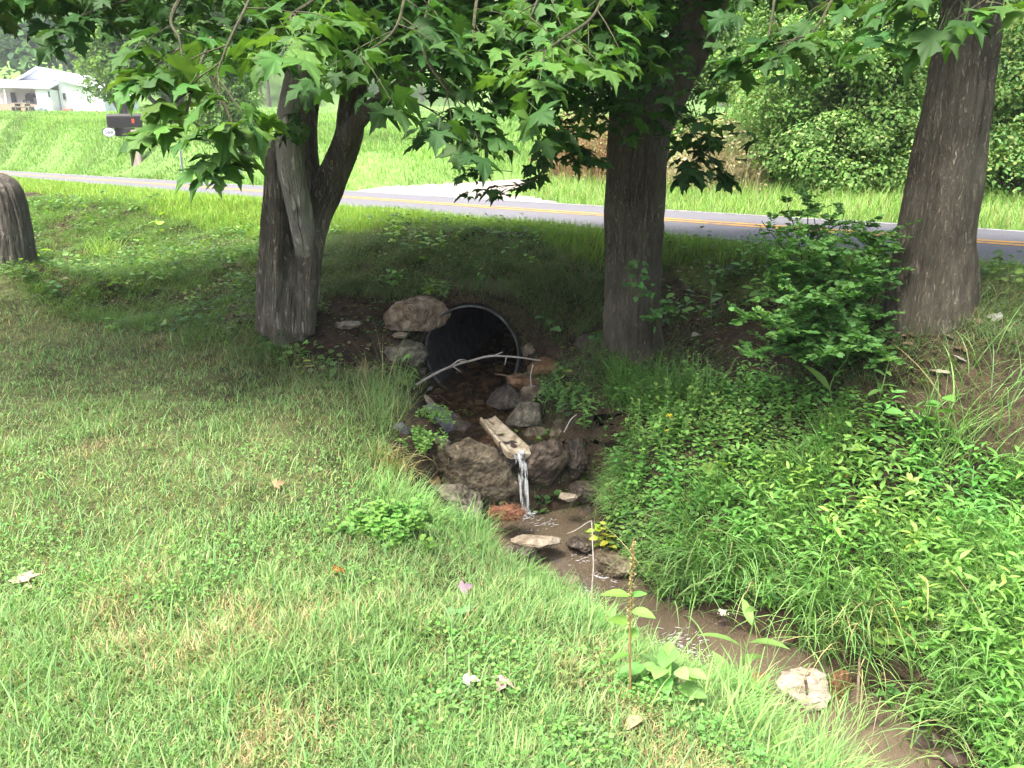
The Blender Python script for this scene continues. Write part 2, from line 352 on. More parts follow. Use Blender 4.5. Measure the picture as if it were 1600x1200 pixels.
# ground colour by what covers it: soil, dry thatch under the lawn, litter on the bank, field grass beyond the road
xy = np.stack([GX.ravel(), GY.ravel()], -1); dd = roadd(xy[:, 0], xy[:, 1])
LIP = [(-.98, 5.67), (-.70, 5.26), (-.78, 4.62), (-.62, 4.05), (-.05, 3.81), (.22, 3.42), (.40, 3.0), (.70, 2.67), (1.06, 2.39), (1.34, 2.2), (1.42, 1.5), (1.45, .2)]
LAWN = [(-14, .2)] + [(1.45, .2)] + LIP[::-1] + [(-14, 12.4)]
lawn_m = inpoly(xy[:, 0], xy[:, 1], LAWN)
soil = np.array([.05, .037, .025]) * (1 + .5 * fbm(xy, 3, 3, 21)[:, None]); thatch = np.array([.075, .08, .036]) * (1 + .35 * fbm(xy, 5, 3, 22)[:, None])
vergec = np.array([.10, .13, .04]) * (1 + .3 * fbm(xy, 3, 3, 23)[:, None]); fieldc = np.array([.125, .225, .06]) * (1 + .22 * fbm(xy, .5, 5, 24)[:, None] + .12 * fbm(xy, .05, 3, 4)[:, None])
gc = soil.copy(); gc[lawn_m] = thatch[lawn_m]
vm = (dd < -HW + .2) & (dd > -HW - .9) & (~lawn_m); gc[vm] = vergec[vm]; fm = dd > -HW; gc[fm] = fieldc[fm]
gmb = MB(); gmb.add(np.stack([GX.ravel(), GY.ravel(), GZ.ravel()], 1), F, np.clip(gc, .01, .6))
# earth face round the culvert mouth
na, nr = 72, 9; V = []
for j in range(nr):
    for i in range(na):
        a = 2 * np.pi * i / na; r_ = PR + .012 + (j / (nr - 1)) * (.26 - .2 * max(0, math.sin(a))); q = PC + PLAT * r_ * math.cos(a) + np.array([0, 0, 1]) * r_ * math.sin(a)
        q = q + PAX * (.02 + .05 * fbm(q[None], 5, 3, 31)[0] * min(1, j / 2) + .02 * j / nr); V.append(q)
k = np.arange(na); FF = np.concatenate([np.stack([j * na + k, j * na + (k + 1) % na, (j + 1) * na + (k + 1) % na, (j + 1) * na + k], 1) for j in range(nr - 1)])
gmb.add(V, FF, np.array([.05, .035, .025]))
M_GROUND = noisemat('ground_earth', [(.55, .55, .55), (1, 1, 1), (1.35, 1.3, 1.2)], 18, 10, rough=.95, bump=.8, bscale=60, spec=.1, attr=True, dist=.02)
gmb.build('ground', M_GROUND, smooth=True)['kind'] = 'structure'
# ------------------------------------------------------------------ road, markings, gravel drive
def strip(name, o0, o1, z, m, L0=-40, L1=90, n=260, thick=None):
    t = np.linspace(L0, L1, n); mb = MB()
    a = RC + t[:, None] * RDIR + RN * o0; b = RC + t[:, None] * RDIR + RN * o1
    j = .03 * vnoise(np.stack([t, 0 * t], -1), 2.1, 5)[:, None] * RN if thick else 0
    a = a + j; b = b - j
    V = np.concatenate([np.c_[a, np.full(n, z)], np.c_[b, np.full(n, z)]]); i = np.arange(n - 1)
    F = [np.stack([i, i + 1, n + i + 1, n + i], 1)]
    if thick:
        V = np.concatenate([V, V - [0, 0, thick]]); F.append(np.stack([i, i + 2 * n, i + 1 + 2 * n, i + 1], 1)); F.append(np.stack([n + i, n + i + 1, 3 * n + i + 1, 3 * n + i], 1))
    mb.add(V, F); o = mb.build(name, m); o['kind'] = 'structure'; return o
M_ASPH = noisemat('asphalt', [(.085, .085, .1), (.13, .13, .148), (.19, .19, .205)], 60, 6, rough=.9, bump=.5, bscale=180, spec=.25, dist=.01)
strip('road', -HW, HW, .85, M_ASPH, thick=.2)
M_YEL = noisemat('yellow_line_paint', [(.13, .125, .12), (.44, .235, .045), (.5, .28, .05)], 9, rough=.8, bump=.2)
M_WHT = noisemat('white_line_paint', [(.14, .14, .145), (.2, .2, .2), (.4, .4, .4)], 9, rough=.8, bump=.2)
strip('road_marking', -.19, -.06, .854, M_YEL); strip('road_marking', .06, .19, .854, M_YEL)
strip('road_marking', HW - .22, HW - .1, .854, M_WHT)
drv = np.array([G(*p)[:2] for p in ((530, 306), (570, 297), (640, 291), (770, 284), (835, 282), (850, 292), (790, 300), (860, 316), (930, 326), (700, 316))])
rr = (drv[:, 0].min(), drv[:, 0].max(), drv[:, 1].min(), drv[:, 1].max())
xs = np.arange(rr[0], rr[1], .12); ys = np.arange(rr[2], rr[3], .12); X, Y = np.meshgrid(xs, ys); ii = np.arange(X.size).reshape(X.shape)
q = np.stack([ii[:-1, :-1], ii[:-1, 1:], ii[1:, 1:], ii[1:, :-1]], -1).reshape(-1, 4)
cx, cy = X.ravel()[q].mean(1), Y.ravel()[q].mean(1); wob = .25 * fbm(np.stack([cx, cy], -1), 1.2, 2, 8)
q = q[inpoly(cx + wob, cy - wob, drv) & (roadd(cx, cy) > HW - .02)]
Z = H(X, Y) + .03 + .012 * fbm(np.stack([X, Y], -1), 3, 3, 4)
mb = MB(); mb.add(np.stack([X.ravel(), Y.ravel(), Z.ravel()], 1), q)
M_GRAV = noisemat('pale_gravel', [(.13, .115, .1), (.25, .225, .2), (.38, .35, .32)], 30, 8, rough=.95, bump=.8, bscale=50, dist=.02)
o = mb.build('driveway', M_GRAV); o['kind'] = 'structure'
# ------------------------------------------------------------------ water
def watermat(name, col, alpha, bs, bd=.02):
    m, nt, N = mat(name); tc = N('ShaderNodeTexCoord'); n = N('ShaderNodeTexNoise'); n.inputs['Scale'].default_value = bs; n.inputs['Detail'].default_value = 4; n.inputs['Distortion'].default_value = 1.
    lk(nt, tc.outputs['Object'], n.inputs['Vector']); bp = N('ShaderNodeBump'); bp.inputs['Strength'].default_value = .55; bp.inputs['Distance'].default_value = bd; lk(nt, n.outputs[0], bp.inputs['Height'])
    b = N('ShaderNodeBsdfPrincipled'); b.inputs['Base Color'].default_value = (*col, 1); b.inputs['Roughness'].default_value = .06; b.inputs['IOR'].default_value = 1.33; lk(nt, bp.outputs[0], b.inputs['Normal'])
    t = N('ShaderNodeBsdfTransparent'); t.inputs[0].default_value = (.95, .85, .7, 1); mx = N('ShaderNodeMixShader'); mx.inputs[0].default_value = alpha; lk(nt, t.outputs[0], mx.inputs[1]); lk(nt, b.outputs[0], mx.inputs[2])
    o = N('ShaderNodeOutputMaterial'); lk(nt, mx.outputs[0], o.inputs[0]); return m
def waterstrip(name, seg, m, extra=.14, amp=.006):
    p = seg[:, :2]; tan = unit(np.gradient(p, axis=0)); nr = np.stack([-tan[:, 1], tan[:, 0]], 1); n = len(p); k = 17; u = np.linspace(-1, 1, k)
    V = p[:, None] + nr[:, None] * (u[None, :, None] * (seg[:, 3] + extra)[:, None, None])
    z = np.broadcast_to(seg[:, 4][:, None], V.shape[:2]) + amp * fbm(V, 9, 3, 44)
    V = np.concatenate([V, z[..., None]], -1); i = np.arange(n * k).reshape(n, k)
    q = np.stack([i[:-1, :-1], i[1:, :-1], i[1:, 1:], i[:-1, 1:]], -1).reshape(-1, 4); mb = MB(); mb.add(V.reshape(-1, 3), q)
    o = mb.build(name, m, smooth=True); o['kind'] = 'structure'; return o
yy = SS[:, 1]; cut = int(np.argmin(np.abs(yy - 5.05)))
waterstrip('stream', SS[:cut], watermat('clear_brown_water', (.05, .035, .02), .35, 14))
waterstrip('stream', SS[cut + 6:], watermat('muddy_water', (.135, .105, .074), .75, 7), .12, .009)
# ------------------------------------------------------------------ culvert pipe
M_PIPE = noisemat('weathered_galvanised_steel', [(.014, .014, .014), (.035, .036, .036), (.065, .062, .058)], 9, rough=.75, bump=.3, bscale=30, spec=.3)
M_RIM = noisemat('pale_pipe_edge', [(.03, .03, .03), (.08, .083, .085), (.18, .185, .19)], 8, rough=.6, bump=.2)
pipe = empty('culvert_pipe', PC, 'dark corrugated metal culvert pipe opening in the bank under the road', 'culvert pipe')
ns, na = 150, 64; s = np.linspace(-.07, 3.2, ns); a = np.linspace(0, 2 * np.pi, na, endpoint=False)
r_ = PR - .014 + .009 * np.cos(2 * np.pi * s / .068)
V = PC + s[:, None, None] * PAX + r_[:, None, None] * (np.cos(a)[None, :, None] * PLAT + np.sin(a)[None, :, None] * np.array([0, 0, 1])); k = np.arange(na)
q = np.concatenate([np.stack([j * na + k, j * na + (k + 1) % na, (j + 1) * na + (k + 1) % na, (j + 1) * na + k], 1) for j in range(ns - 1)])
mb = MB(); mb.add(V.reshape(-1, 3), [q, (np.arange(na) + (ns - 1) * na)[None]]); mb.build('corrugated_barrel', M_PIPE, pipe, True)  # added face closes the unseen far end to keep light out
mb = MB(); rim = []
for ds, dr in ((-.08, -.006), (-.08, .006), (-.05, .007), (-.05, -.012)):
    rim.append(PC + ds * PAX + (PR + dr + .006 * vnoise(np.stack([np.cos(a), np.sin(a)], 1), 2.4, 3))[:, None] * (np.cos(a)[:, None] * PLAT + np.sin(a)[:, None] * np.array([0, 0, 1])))
mb.add(np.concatenate(rim), np.concatenate([np.stack([j * na + k, ((j + 1) % 4) * na + k, ((j + 1) % 4) * na + (k + 1) % na, j * na + (k + 1) % na], 1) for j in range(4)])); mb.build('rim', M_RIM, pipe, True)
# ------------------------------------------------------------------ rocks
import bmesh
def icos(sub):
    bm = bmesh.new(); bmesh.ops.create_icosphere(bm, subdivisions=sub, radius=1); V = np.array([v.co for v in bm.verts]); F = np.array([[v.index for v in f.verts] for f in bm.faces]); bm.free(); return V, F
ICO = icos(5)
RM = {}
def rockmat(name, cols, wet=.75, veins=(1, 1, 1)):
    if name not in RM: RM[name] = noisemat(name, cols, 13, 12, veins, rough=wet, bump=1., bscale=34, spec=.35, dist=.03, warp=.35)
    return RM[name]
BROWN = ('brown_stone', [(.045, .035, .022), (.145, .116, .074), (.28, .236, .16)], .7)
SCHIST = ('layered_brown_schist', [(.08, .056, .038), (.21, .155, .105), (.36, .29, .215)], .8)
GREY = ('grey_stone', [(.06, .053, .038), (.155, .138, .1), (.28, .252, .19)], .8)
BLUE = ('blue_grey_slate', [(.07, .073, .078), (.13, .135, .14), (.2, .2, .205)], .8)
DARK = ('dark_wet_stone', [(.025, .02, .016), (.07, .056, .042), (.14, .115, .09)], .35)
ORNG = ('orange_brown_stone', [(.09, .048, .02), (.17, .095, .042), (.24, .15, .08)], .75)
TAN = ('tan_stone', [(.15, .12, .085), (.28, .235, .17), (.38, .33, .26)], .85)
def rock(pos, size, m, label, rot=(0, 0, 0), seed=1, cuts=9, rough=.13, name='rock', group='rocks along the stream', cat='rock', flat=None):
    V, F = ICO; rg = np.random.default_rng(seed); v = V.copy()
    for i in range(cuts):
        n = unit(rg.normal(size=3)); d = rg.uniform(.5, .82); e = v @ n - d; v = v - np.where(e > 0, e, 0)[:, None] * n * .93
    v = v * (1 + rough * fbm(V + seed * 3.1, 1.6, 5, seed))[:, None]
    v = v + .035 * fbm(V * np.array([1, 1, 3]) + seed, 4.5, 3, seed + 5)[:, None] * V
    v = v / (np.abs(v).max(0)) * np.array(size) * .5
    from mathutils import Euler
    v = v @ np.array(Euler([rad(r) for r in rot]).to_matrix()).T
    mb = MB(); mb.add(v, F); o = mb.build(name, rockmat(*m), smooth=True); o.location = [float(x) for x in pos]
    return tag(o, label, cat, group)
def rk(px, py, Y, w, h, dep, m, label, rot=(0, 0, 0), seed=1, **k):
    s = Y / float(ray(px, py)[1]) / 1200
    return rock(P(px, py, Y), (w * s, dep * s, h * s), m, label, rot, seed, **k)
rk(655, 490, 6.5, 112, 62, 45, SCHIST + ((1, 3, .5),), 'large brown layered slab leaning against upper left of the culvert mouth', (20, -14, 5), 3, rough=.2)
rk(628, 552, 6.38, 85, 42, 60, GREY, 'dull grey ledge stone just below the leaning brown slab', (0, 5, 0), 4)
rk(625, 525, 6.4, 24, 12, 20, TAN, 'small pale stone tucked under the leaning brown slab', (0, 0, 0), 5)
rk(645, 585, 6.4, 50, 40, 40, DARK, 'dark stone at left foot of the culvert mouth', (0, 0, 20), 44)
rk(829, 543, 6.42, 31, 36, 30, TAN, 'pale rounded stone at right edge of the culvert mouth', (0, 15, 0), 6)
rk(845, 577, 6.2, 66, 32, 48, ORNG, 'blocky orange brown stone right of the culvert floor', (8, 4, -8), 7, cuts=14, rough=.08)
rk(822, 602, 6.05, 72, 32, 55, ORNG, 'flat orange brown wedge stone below the blocky orange one', (0, 6, 10), 8, cuts=12, rough=.08)
rk(790, 628, 5.9, 64, 46, 50, DARK, 'dark greenish wet stone at the right edge of the upper pool', (0, -18, 0), 9)
rk(842, 622, 5.85, 62, 46, 45, BROWN, 'brown stone wedged behind the grey pentagonal one', (0, 12, 0), 10)
rk(820, 650, 5.55, 70, 62, 50, GREY, 'grey pentagonal stone standing above the wooden spout', (10, -12, 20), 11, cuts=14, rough=.08)
rk(872, 642, 5.7, 60, 32, 50, DARK, 'flat dark stone right of the grey pentagonal stone', (0, 0, 0), 12)
rk(667, 631, 5.75, 36, 42, 36, TAN, 'small squarish tan block on the left pool edge', (0, 8, 15), 13, cuts=14, rough=.06)
rk(684, 664, 5.42, 74, 56, 70, BLUE, 'bluish grey slab sloping into the left of the upper pool', (25, 28, 0), 14, cuts=14, rough=.06)
rk(716, 668, 5.45, 52, 40, 45, DARK, 'dark stone between bluish slab and wooden spout', (0, 0, 0), 15)
rk(738, 738, 4.98, 185, 150, 85, BROWN, 'biggest brown boulder with a mossy face left of the waterfall', (22, 8, 6), 16, cuts=12, rough=.1)
rk(706, 792, 4.72, 120, 80, 60, GREY, 'greyish brown boulder below the biggest one, edged by grass', (15, -5, 0), 17)
rk(628, 697, 4.85, 44, 78, 24, BLUE, 'upright dark bluish slab among weeds on the left bank', (0, 8, 10), 18, cuts=12, rough=.06)
rk(790, 722, 5.12, 62, 72, 50, DARK, 'black wet stone under the wooden spout', (0, 0, 0), 19)
rk(852, 728, 5.14, 80, 100, 62, ('dark_brown_stone', [(.03, .022, .016), (.1, .075, .053), (.22, .175, .13)], .6), 'tall dark brown boulder right of the waterfall', (10, 0, 5), 20, rough=.1)
rk(873, 680, 5.4, 58, 56, 50, BROWN, 'mossy brown stone above the tall boulder', (0, 0, 30), 21)
rk(896, 716, 5.2, 48, 76, 45, DARK, 'narrow dark stone at the right end of the rock step', (0, 6, 0), 22)
rk(836, 682, 5.38, 48, 36, 40, BROWN, 'reddish brown stone beside the spout, above the tall boulder', (0, 0, 0), 23)
rk(912, 768, 5.0, 46, 34, 50, DARK, 'wet black stone at right of the lower pool', (0, 0, 0), 46)
rk(888, 776, 4.72, 30, 13, 22, TAN, 'small pale yellowish stone sticking out of the lower pool', (0, 0, -5), 24)
rk(842, 846, 4.3, 90, 20, 60, TAN, 'thin pointed grey tan slab overhanging the left stream edge', (-14, -3, -14), 25, cuts=6, rough=.06)
rk(815, 872, 4.22, 80, 50, 50, DARK, 'dark stone under the thin pointed slab', (0, 0, 0), 47)
rk(668, 808, 4.25, 56, 28, 50, TAN, 'flat pale tan stone half buried in grass by the clover', (0, 0, 10), 26)
rk(688, 695, 4.98, 36, 30, 30, GREY, 'grey stone tucked above the biggest boulder', (0, 0, 0), 27)
rk(672, 752, 4.8, 34, 24, 30, ORNG, 'small reddish stone at left foot of the biggest boulder', (0, 0, 0), 28)
rk(962, 886, 4.12, 70, 42, 60, BROWN, 'brown muddy stone against the right bank below the falls', (0, 0, 0), 29)
rk(905, 850, 4.4, 42, 22, 44, DARK, 'low wet stone in the stream beside the yellowish plant', (0, 0, 0), 30)
rk(880, 905, 3.92, 60, 30, 50, BROWN, 'brown stone under the left grass edge', (0, 0, 0), 48)
rk(1258, 1078, 3.1, 92, 62, 80, ('pale_weathered_stone', [(.16, .13, .1), (.32, .27, .21), (.46, .41, .34)], .85, (.7, 1, 2.5)), 'pale weathered lump with layered grain in the stream, lower right', (12, 10, 14), 32, cuts=8, rough=.2)
rk(1308, 1085, 3.15, 50, 92, 55, ORNG, 'smooth orange stone beside the pale weathered lump', (6, 8, 0), 33, cuts=7)
rk(1353, 1088, 3.2, 62, 82, 55, DARK, 'dark wet stone right of the orange stone', (0, -6, 0), 34)
rk(1178, 1068, 2.9, 46, 40, 40, ORNG, 'crumbly orange lump in grass left of the pale weathered one', (0, 0, 0), 35)
rk(1395, 1145, 3.0, 70, 40, 60, DARK, 'low black stone at the lower right water edge', (0, 0, 0), 36)
rk(545, 508, 6.3, 42, 16, 30, GREY, 'small grey stone on bare soil beside the left tree foot', (0, 0, 0), 37)
rk(920, 540, 6.3, 46, 40, 34, DARK, 'shadowed stone in the bank between culvert and middle tree', (0, 0, 0), 38)
# pebbles of the stream bed (uncountable)
mb = MB(); PV, PF = icos(2)
for lo, hi, n, zoff in ((0, cut, 900, .0), (cut + 6, len(SS) - 60, 1300, 0)):
    i = R.integers(lo, hi, n); lat = R.uniform(-1.15, 1.15, n)
    tan = unit(np.gradient(SS[:, :2], axis=0)); nr = np.stack([-tan[:, 1], tan[:, 0]], 1)
    xy_ = SS[i, :2] + nr[i] * (lat * SS[i, 3])[:, None]; z_ = SS[i, 2] + .08 * lat ** 2
    for j in range(n):
        sz = R.lognormal(-3.9, .55)
        v = PV * (1 + .25 * vnoise(PV + j, 1.3, j % 50))[:, None] * np.array([1, R.uniform(.6, 1), R.uniform(.4, .7)]) * sz
        c = mixc(1, [(.11, .08, .05), (.16, .13, .1), (.06, .045, .035), (.2, .17, .13)], [4, 2, 3, 1])[0]
        mb.add(v + np.array([xy_[j, 0], xy_[j, 1], z_[j] + sz * .4]), PF, c)
M_PEB = noisemat('pebble', [(.7, .7, .7), (1.1, 1.1, 1.1)], 30, rough=.6, bump=.3, attr=True)
tag(mb.build('streambed_pebbles', M_PEB, smooth=True), 'brown gravel and pebbles on the bed of the stream', 'pebbles', kind='stuff')
# ------------------------------------------------------------------ wooden spout, waterfall, bark clump, root clump, sticks
M_WOOD = noisemat('pale_split_wood', [(.27, .2, .12), (.57, .48, .33), (.7, .62, .47)], 10, 8, (1, 1, 1), rough=.8, bump=.5, bscale=40)
a0 = P(762, 658, 5.62) + [0, 0, .02]; a1 = P(810, 707, 5.0) + [0, 0, .01]; ax = unit(a1 - a0); lat = unit(np.cross(ax, [0, 0, 1])); up = np.cross(lat, ax)
prof = [(-.09, .012), (-.07, .018), (-.045, .002), (0, -.006), (.045, .002), (.07, .018), (.09, .012), (.088, -.03), (.05, -.055), (-.05, -.055), (-.088, -.03)]
n = 26; mb = MB(); V = []
for i in range(n):
    f = i / (n - 1); c = a0 + (a1 - a0) * f; wsc = .74 + .3 * f
    for j, (u, v) in enumerate(prof):
        e = .012 * vnoise(np.array([[f * 6, j * 1.7, 0]]), 1, 4)[0]; ee = (.03 * vnoise(np.array([[j * 2.3, 1, 0]]), 1, 8)[0]) if i in (0, n - 1) else 0
        V.append(c + lat * (u * wsc + e * .6) + up * (v + e * .5) + ax * ee)
k = np.arange(11); q = np.concatenate([np.stack([i * 11 + k, i * 11 + (k + 1) % 11, (i + 1) * 11 + (k + 1) % 11, (i + 1) * 11 + k], 1) for i in range(n - 1)])
sp = empty('wooden_spout', a0, 'pale split log channel carrying water over the rock step', 'wooden spout')
mb.add(V, [q, k[None, ::-1], k[None] + (n - 1) * 11]); mb.build('split_log', M_WOOD, sp)
M_KNOT = noisemat('dark_rot_wood', [(.05, .03, .02), (.12, .07, .05)], 30, rough=.8, bump=.5)
kc = a0 + (a1 - a0) * .86 + up * .004; v = PV * np.array([.035, .024, .008]); mb = MB(); mb.add(kc + v[:, :1] * ax + v[:, 1:2] * lat + v[:, 2:] * up, PF); mb.build('knot', M_KNOT, sp, True)
m, nt, N = mat('falling_water'); b = N('ShaderNodeBsdfPrincipled'); b.inputs['Base Color'].default_value = (.86, .87, .86, 1); b.inputs['Roughness'].default_value = .12
t = N('ShaderNodeBsdfTransparent'); mx = N('ShaderNodeMixShader'); nn = N('ShaderNodeTexNoise'); nn.inputs['Scale'].default_value = 34; nn.inputs['Detail'].default_value = 5
tc = N('ShaderNodeTexCoord'); mp = N('ShaderNodeMapping'); mp.inputs['Scale'].default_value = (1, 1, .12); lk(nt, tc.outputs['Object'], mp.inputs[0]); lk(nt, mp.outputs[0], nn.inputs['Vector'])
cr = N('ShaderNodeValToRGB'); cr.color_ramp.elements[0].position = .46; cr.color_ramp.elements[1].position = .72; lk(nt, nn.outputs[0], cr.inputs[0]); lk(nt, cr.outputs[0], mx.inputs[0])
lk(nt, t.outputs[0], mx.inputs[1]); lk(nt, b.outputs[0], mx.inputs[2]); oo = N('ShaderNodeOutputMaterial'); lk(nt, mx.outputs[0], oo.inputs[0]); M_FALL = m
lipp = a1 + up * .004; mb = MB()
for k_ in range(26):
    u = R.uniform(-.048, .045); tt = np.linspace(0, 1, 14); drop = (lipp[2] + .79)
    hh = ax[:2] * (.13 + R.normal(0, .02)); pts = lipp + lat * u * .9 + np.c_[tt[:, None] * hh * 1.05 + (lat[:2] * u * -.35) * tt[:, None] + R.normal(0, .006, 2) * tt[:, None], -drop * tt ** 2]
    V, F = tube(pts, .0015 + .004 * R.random() * (1 - .7 * tt), 5); mb.add(V, F)
u = np.linspace(-.052, .05, 13); tt = np.linspace(0, 1, 30); Vv = []
for f in tt:
    for w_ in u: Vv.append(lipp + lat * w_ * (1 - .55 * f) + np.array([ax[0] * .13 * f, ax[1] * .13 * f, -(lipp[2] + .79) * f ** 2]) + ax * .008 * math.sin(w_ * 160 + f * 4))
i = np.arange(30 * 13).reshape(30, 13); mb.add(Vv, np.stack([i[:-1, :-1], i[1:, :-1], i[1:, 1:], i[:-1, 1:]], -1).reshape(-1, 4))
tag(mb.build('waterfall', M_FALL, smooth=True), 'narrow white ribbon of water falling from the wooden spout', 'waterfall', kind='structure')
# froth where it lands; on the riffles, sky glints modelled as white streaks
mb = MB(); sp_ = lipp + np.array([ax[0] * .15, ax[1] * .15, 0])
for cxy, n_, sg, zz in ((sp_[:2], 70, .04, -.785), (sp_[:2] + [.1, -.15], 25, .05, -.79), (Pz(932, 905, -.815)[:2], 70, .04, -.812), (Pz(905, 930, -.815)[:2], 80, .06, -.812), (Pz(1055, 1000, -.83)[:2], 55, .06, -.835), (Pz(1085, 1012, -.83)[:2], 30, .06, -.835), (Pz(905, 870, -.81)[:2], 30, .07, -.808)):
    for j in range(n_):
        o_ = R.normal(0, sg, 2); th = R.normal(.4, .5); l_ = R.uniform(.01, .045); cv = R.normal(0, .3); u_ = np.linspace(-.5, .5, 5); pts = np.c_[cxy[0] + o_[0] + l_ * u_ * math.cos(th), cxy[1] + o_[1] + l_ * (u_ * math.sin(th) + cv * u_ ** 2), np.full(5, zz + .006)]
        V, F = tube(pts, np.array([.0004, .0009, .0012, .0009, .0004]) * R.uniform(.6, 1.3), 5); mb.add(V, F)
tag(mb.build('foam_glints', plain('foam_glint_white', (.75, .77, .8), .3), smooth=True), 'white froth under the spout and painted sky glints on the stream riffles', 'foam_glints', kind='stuff')
def clump(name, px, py, Y, size, cols, label, cat, nf, m, seed, strands):
    c = P(px, py, Y); rg = np.random.default_rng(seed); mb = MB(); v, f = ICO
    v = v * (1 + .3 * fbm(v + seed, 2, 5, seed))[:, None] * np.array(size) * .5; mb.add(v + c, f, cols[0])
    b = unit(rg.normal(size=(nf, 3))) * np.array(size) * .5 + c; az = rg.uniform(0, 6.28, nf)
    blades(mb, b, az, rg.uniform(.3, 1.6, nf), rg.uniform(1.5, 3, nf), rg.uniform(.4, 1, nf) * strands, .004, mixc(nf, cols), 3)
    return tag(mb.build(name, m), label, cat)
M_CLMP = noisemat('fibrous_bark', [(.6, .6, .6), (1.2, 1.15, 1.1)], 26, rough=.95, bump=1., bscale=60, attr=True)
clump('bark_clump', 772, 693, 5.28, (.2, .1, .12), [(.14, .09, .055), (.2, .14, .085), (.1, .07, .03)], 'ragged brown mossy bark clump lodged against the wooden spout', 'bark', 500, M_CLMP, 3, .06)
clump('root_clump', 792, 802, 4.55, (.2, .12, .08), [(.25, .12, .07), (.32, .17, .1), (.17, .08, .05)], 'matted reddish brown root mass at the lower pool edge', 'roots', 900, M_CLMP, 5, .07)
def stick(name, pts, r0, r1, m, label, cat='stick', twigs=0, seed=2, group=None):
    rg = np.random.default_rng(seed); p = curve([P(*q) for q in pts], 26); p = p + .006 * np.stack([vnoise(p, 9, 3), vnoise(p, 9, 4), vnoise(p, 9, 5)], 1)
    mb = MB(); V, F = tube(p, np.linspace(r0, r1, 26), 7); mb.add(V, F)
    for i in range(twigs):
        j = int(rg.integers(5, 22)); d = unit(rg.normal(size=3) + [0, 0, -.3]); V, F = tube(p[j] + np.linspace(0, rg.uniform(.04, .1), 4)[:, None] * d, np.linspace(r1, r1 * .5, 4), 5); mb.add(V, F)
    return tag(mb.build(name, m, smooth=True), label, cat, group)
M_PALE = noisemat('bleached_branch', [(.32, .29, .25), (.5, .46, .41)], 30, rough=.8, bump=.3)
M_BRN = noisemat('brown_twig', [(.12, .085, .06), (.24, .18, .13)], 30, rough=.9, bump=.3)
stick('fallen_branch', [(648, 602, 6.0), (690, 580, 6.1), (720, 568, 6.2), (765, 557, 6.2), (800, 558, 6.2), (850, 565, 6.22)], .012, .007, M_PALE, 'bleached forked branch lying across the culvert mouth', 'branch', 6)
stick('fallen_branch', [(698, 576, 6.12), (718, 562, 6.05), (732, 565, 6.15)], .006, .004, M_PALE, 'short side shoot beside the bleached branch across the culvert', 'branch', 0)
stick('twig', [(775, 585, 6.05), (805, 587, 6.0), (835, 579, 6.0)], .005, .003, M_BRN, 'thin brown twig on the orange wedge stone', 'twig', 4, 5)
stick('twig', [(833, 570, 5.85), (829, 590, 5.85), (831, 612, 5.85)], .006, .004, M_PALE, 'short upright pale twig by the orange stones', 'twig')
stick('grass_stalk', [(925, 942, 3.6), (926, 880, 3.75), (925, 822, 3.9), (922, 814, 3.92), (900, 828, 3.95), (886, 834, 3.98)], .004, .0025, M_PALE, 'dry bent straw hanging over the stream', 'straw')
stick('twig', [(1338, 1098, 3.0), (1341, 1060, 3.05), (1345, 1030, 3.1)], .008, .005, M_BRN, 'brown twig leaning on the dark wet stone at lower right', 'twig')
stick('twig', [(880, 675, 5.0), (893, 655, 5.1), (902, 648, 5.1)], .004, .003, M_PALE, 'pale bent twig above the narrow dark stone', 'twig')
stick('twig', [(1258, 1060, 2.95), (1260, 1072, 2.95), (1261, 1085, 2.95)], .007, .007, M_BRN, 'short dark peg stuck on the pale weathered lump', 'twig')
# ------------------------------------------------------------------ maple trees by the stream
def trunk_tube(mb, pts, radii, n=110, sides=120, ridge=.016, seed=1, fis=.009, lump=.03, flare=0., lobes=5, ph=0.):
    p = curve(pts, n); rr = np.interp(np.linspace(0, 1, n), np.linspace(0, 1, len(radii)), radii)
    V, F = tube(p, 1., sides); V = V.reshape(n, sides, 3); c = p[:, None]; dv = V - c
    a = np.arange(sides) / sides * 2 * np.pi; h = np.concatenate([[0], np.cumsum(np.linalg.norm(np.diff(p, axis=0), axis=1))])
    cyl = np.stack([np.cos(a)[None] * 1.1 + 0 * h[:, None], np.sin(a)[None] * 1.1 + 0 * h[:, None], h[:, None] * .55 + 0 * a[None]], -1) + seed * 5.3
    d = ridge * fbm(cyl * np.array([1, 1, .4]), 14, 3, seed) + lump * fbm(cyl, 1.6, 3, seed + 3)
    fi = vnoise(cyl * np.array([1, 1, .22]), 17, seed + 41) + .35 * vnoise(cyl * np.array([1, 1, .3]), 40, seed + 43); d = d - fis * np.clip(1 - 3.2 * np.abs(fi), 0, 1) * np.clip(1.6 - np.abs(vnoise(cyl, 3, seed + 7)) * 2, .3, 1)
    fl = flare * np.exp(-h / .16)[:, None] * (1 + .6 * np.cos(lobes * a + ph)[None] + .4 * np.cos(3 * a + 1)[None])
    V = c + dv * (rr[:, None] + d * np.minimum(1, rr[:, None] / .15) + fl)[..., None]
    mb.add(V.reshape(-1, 3), F)
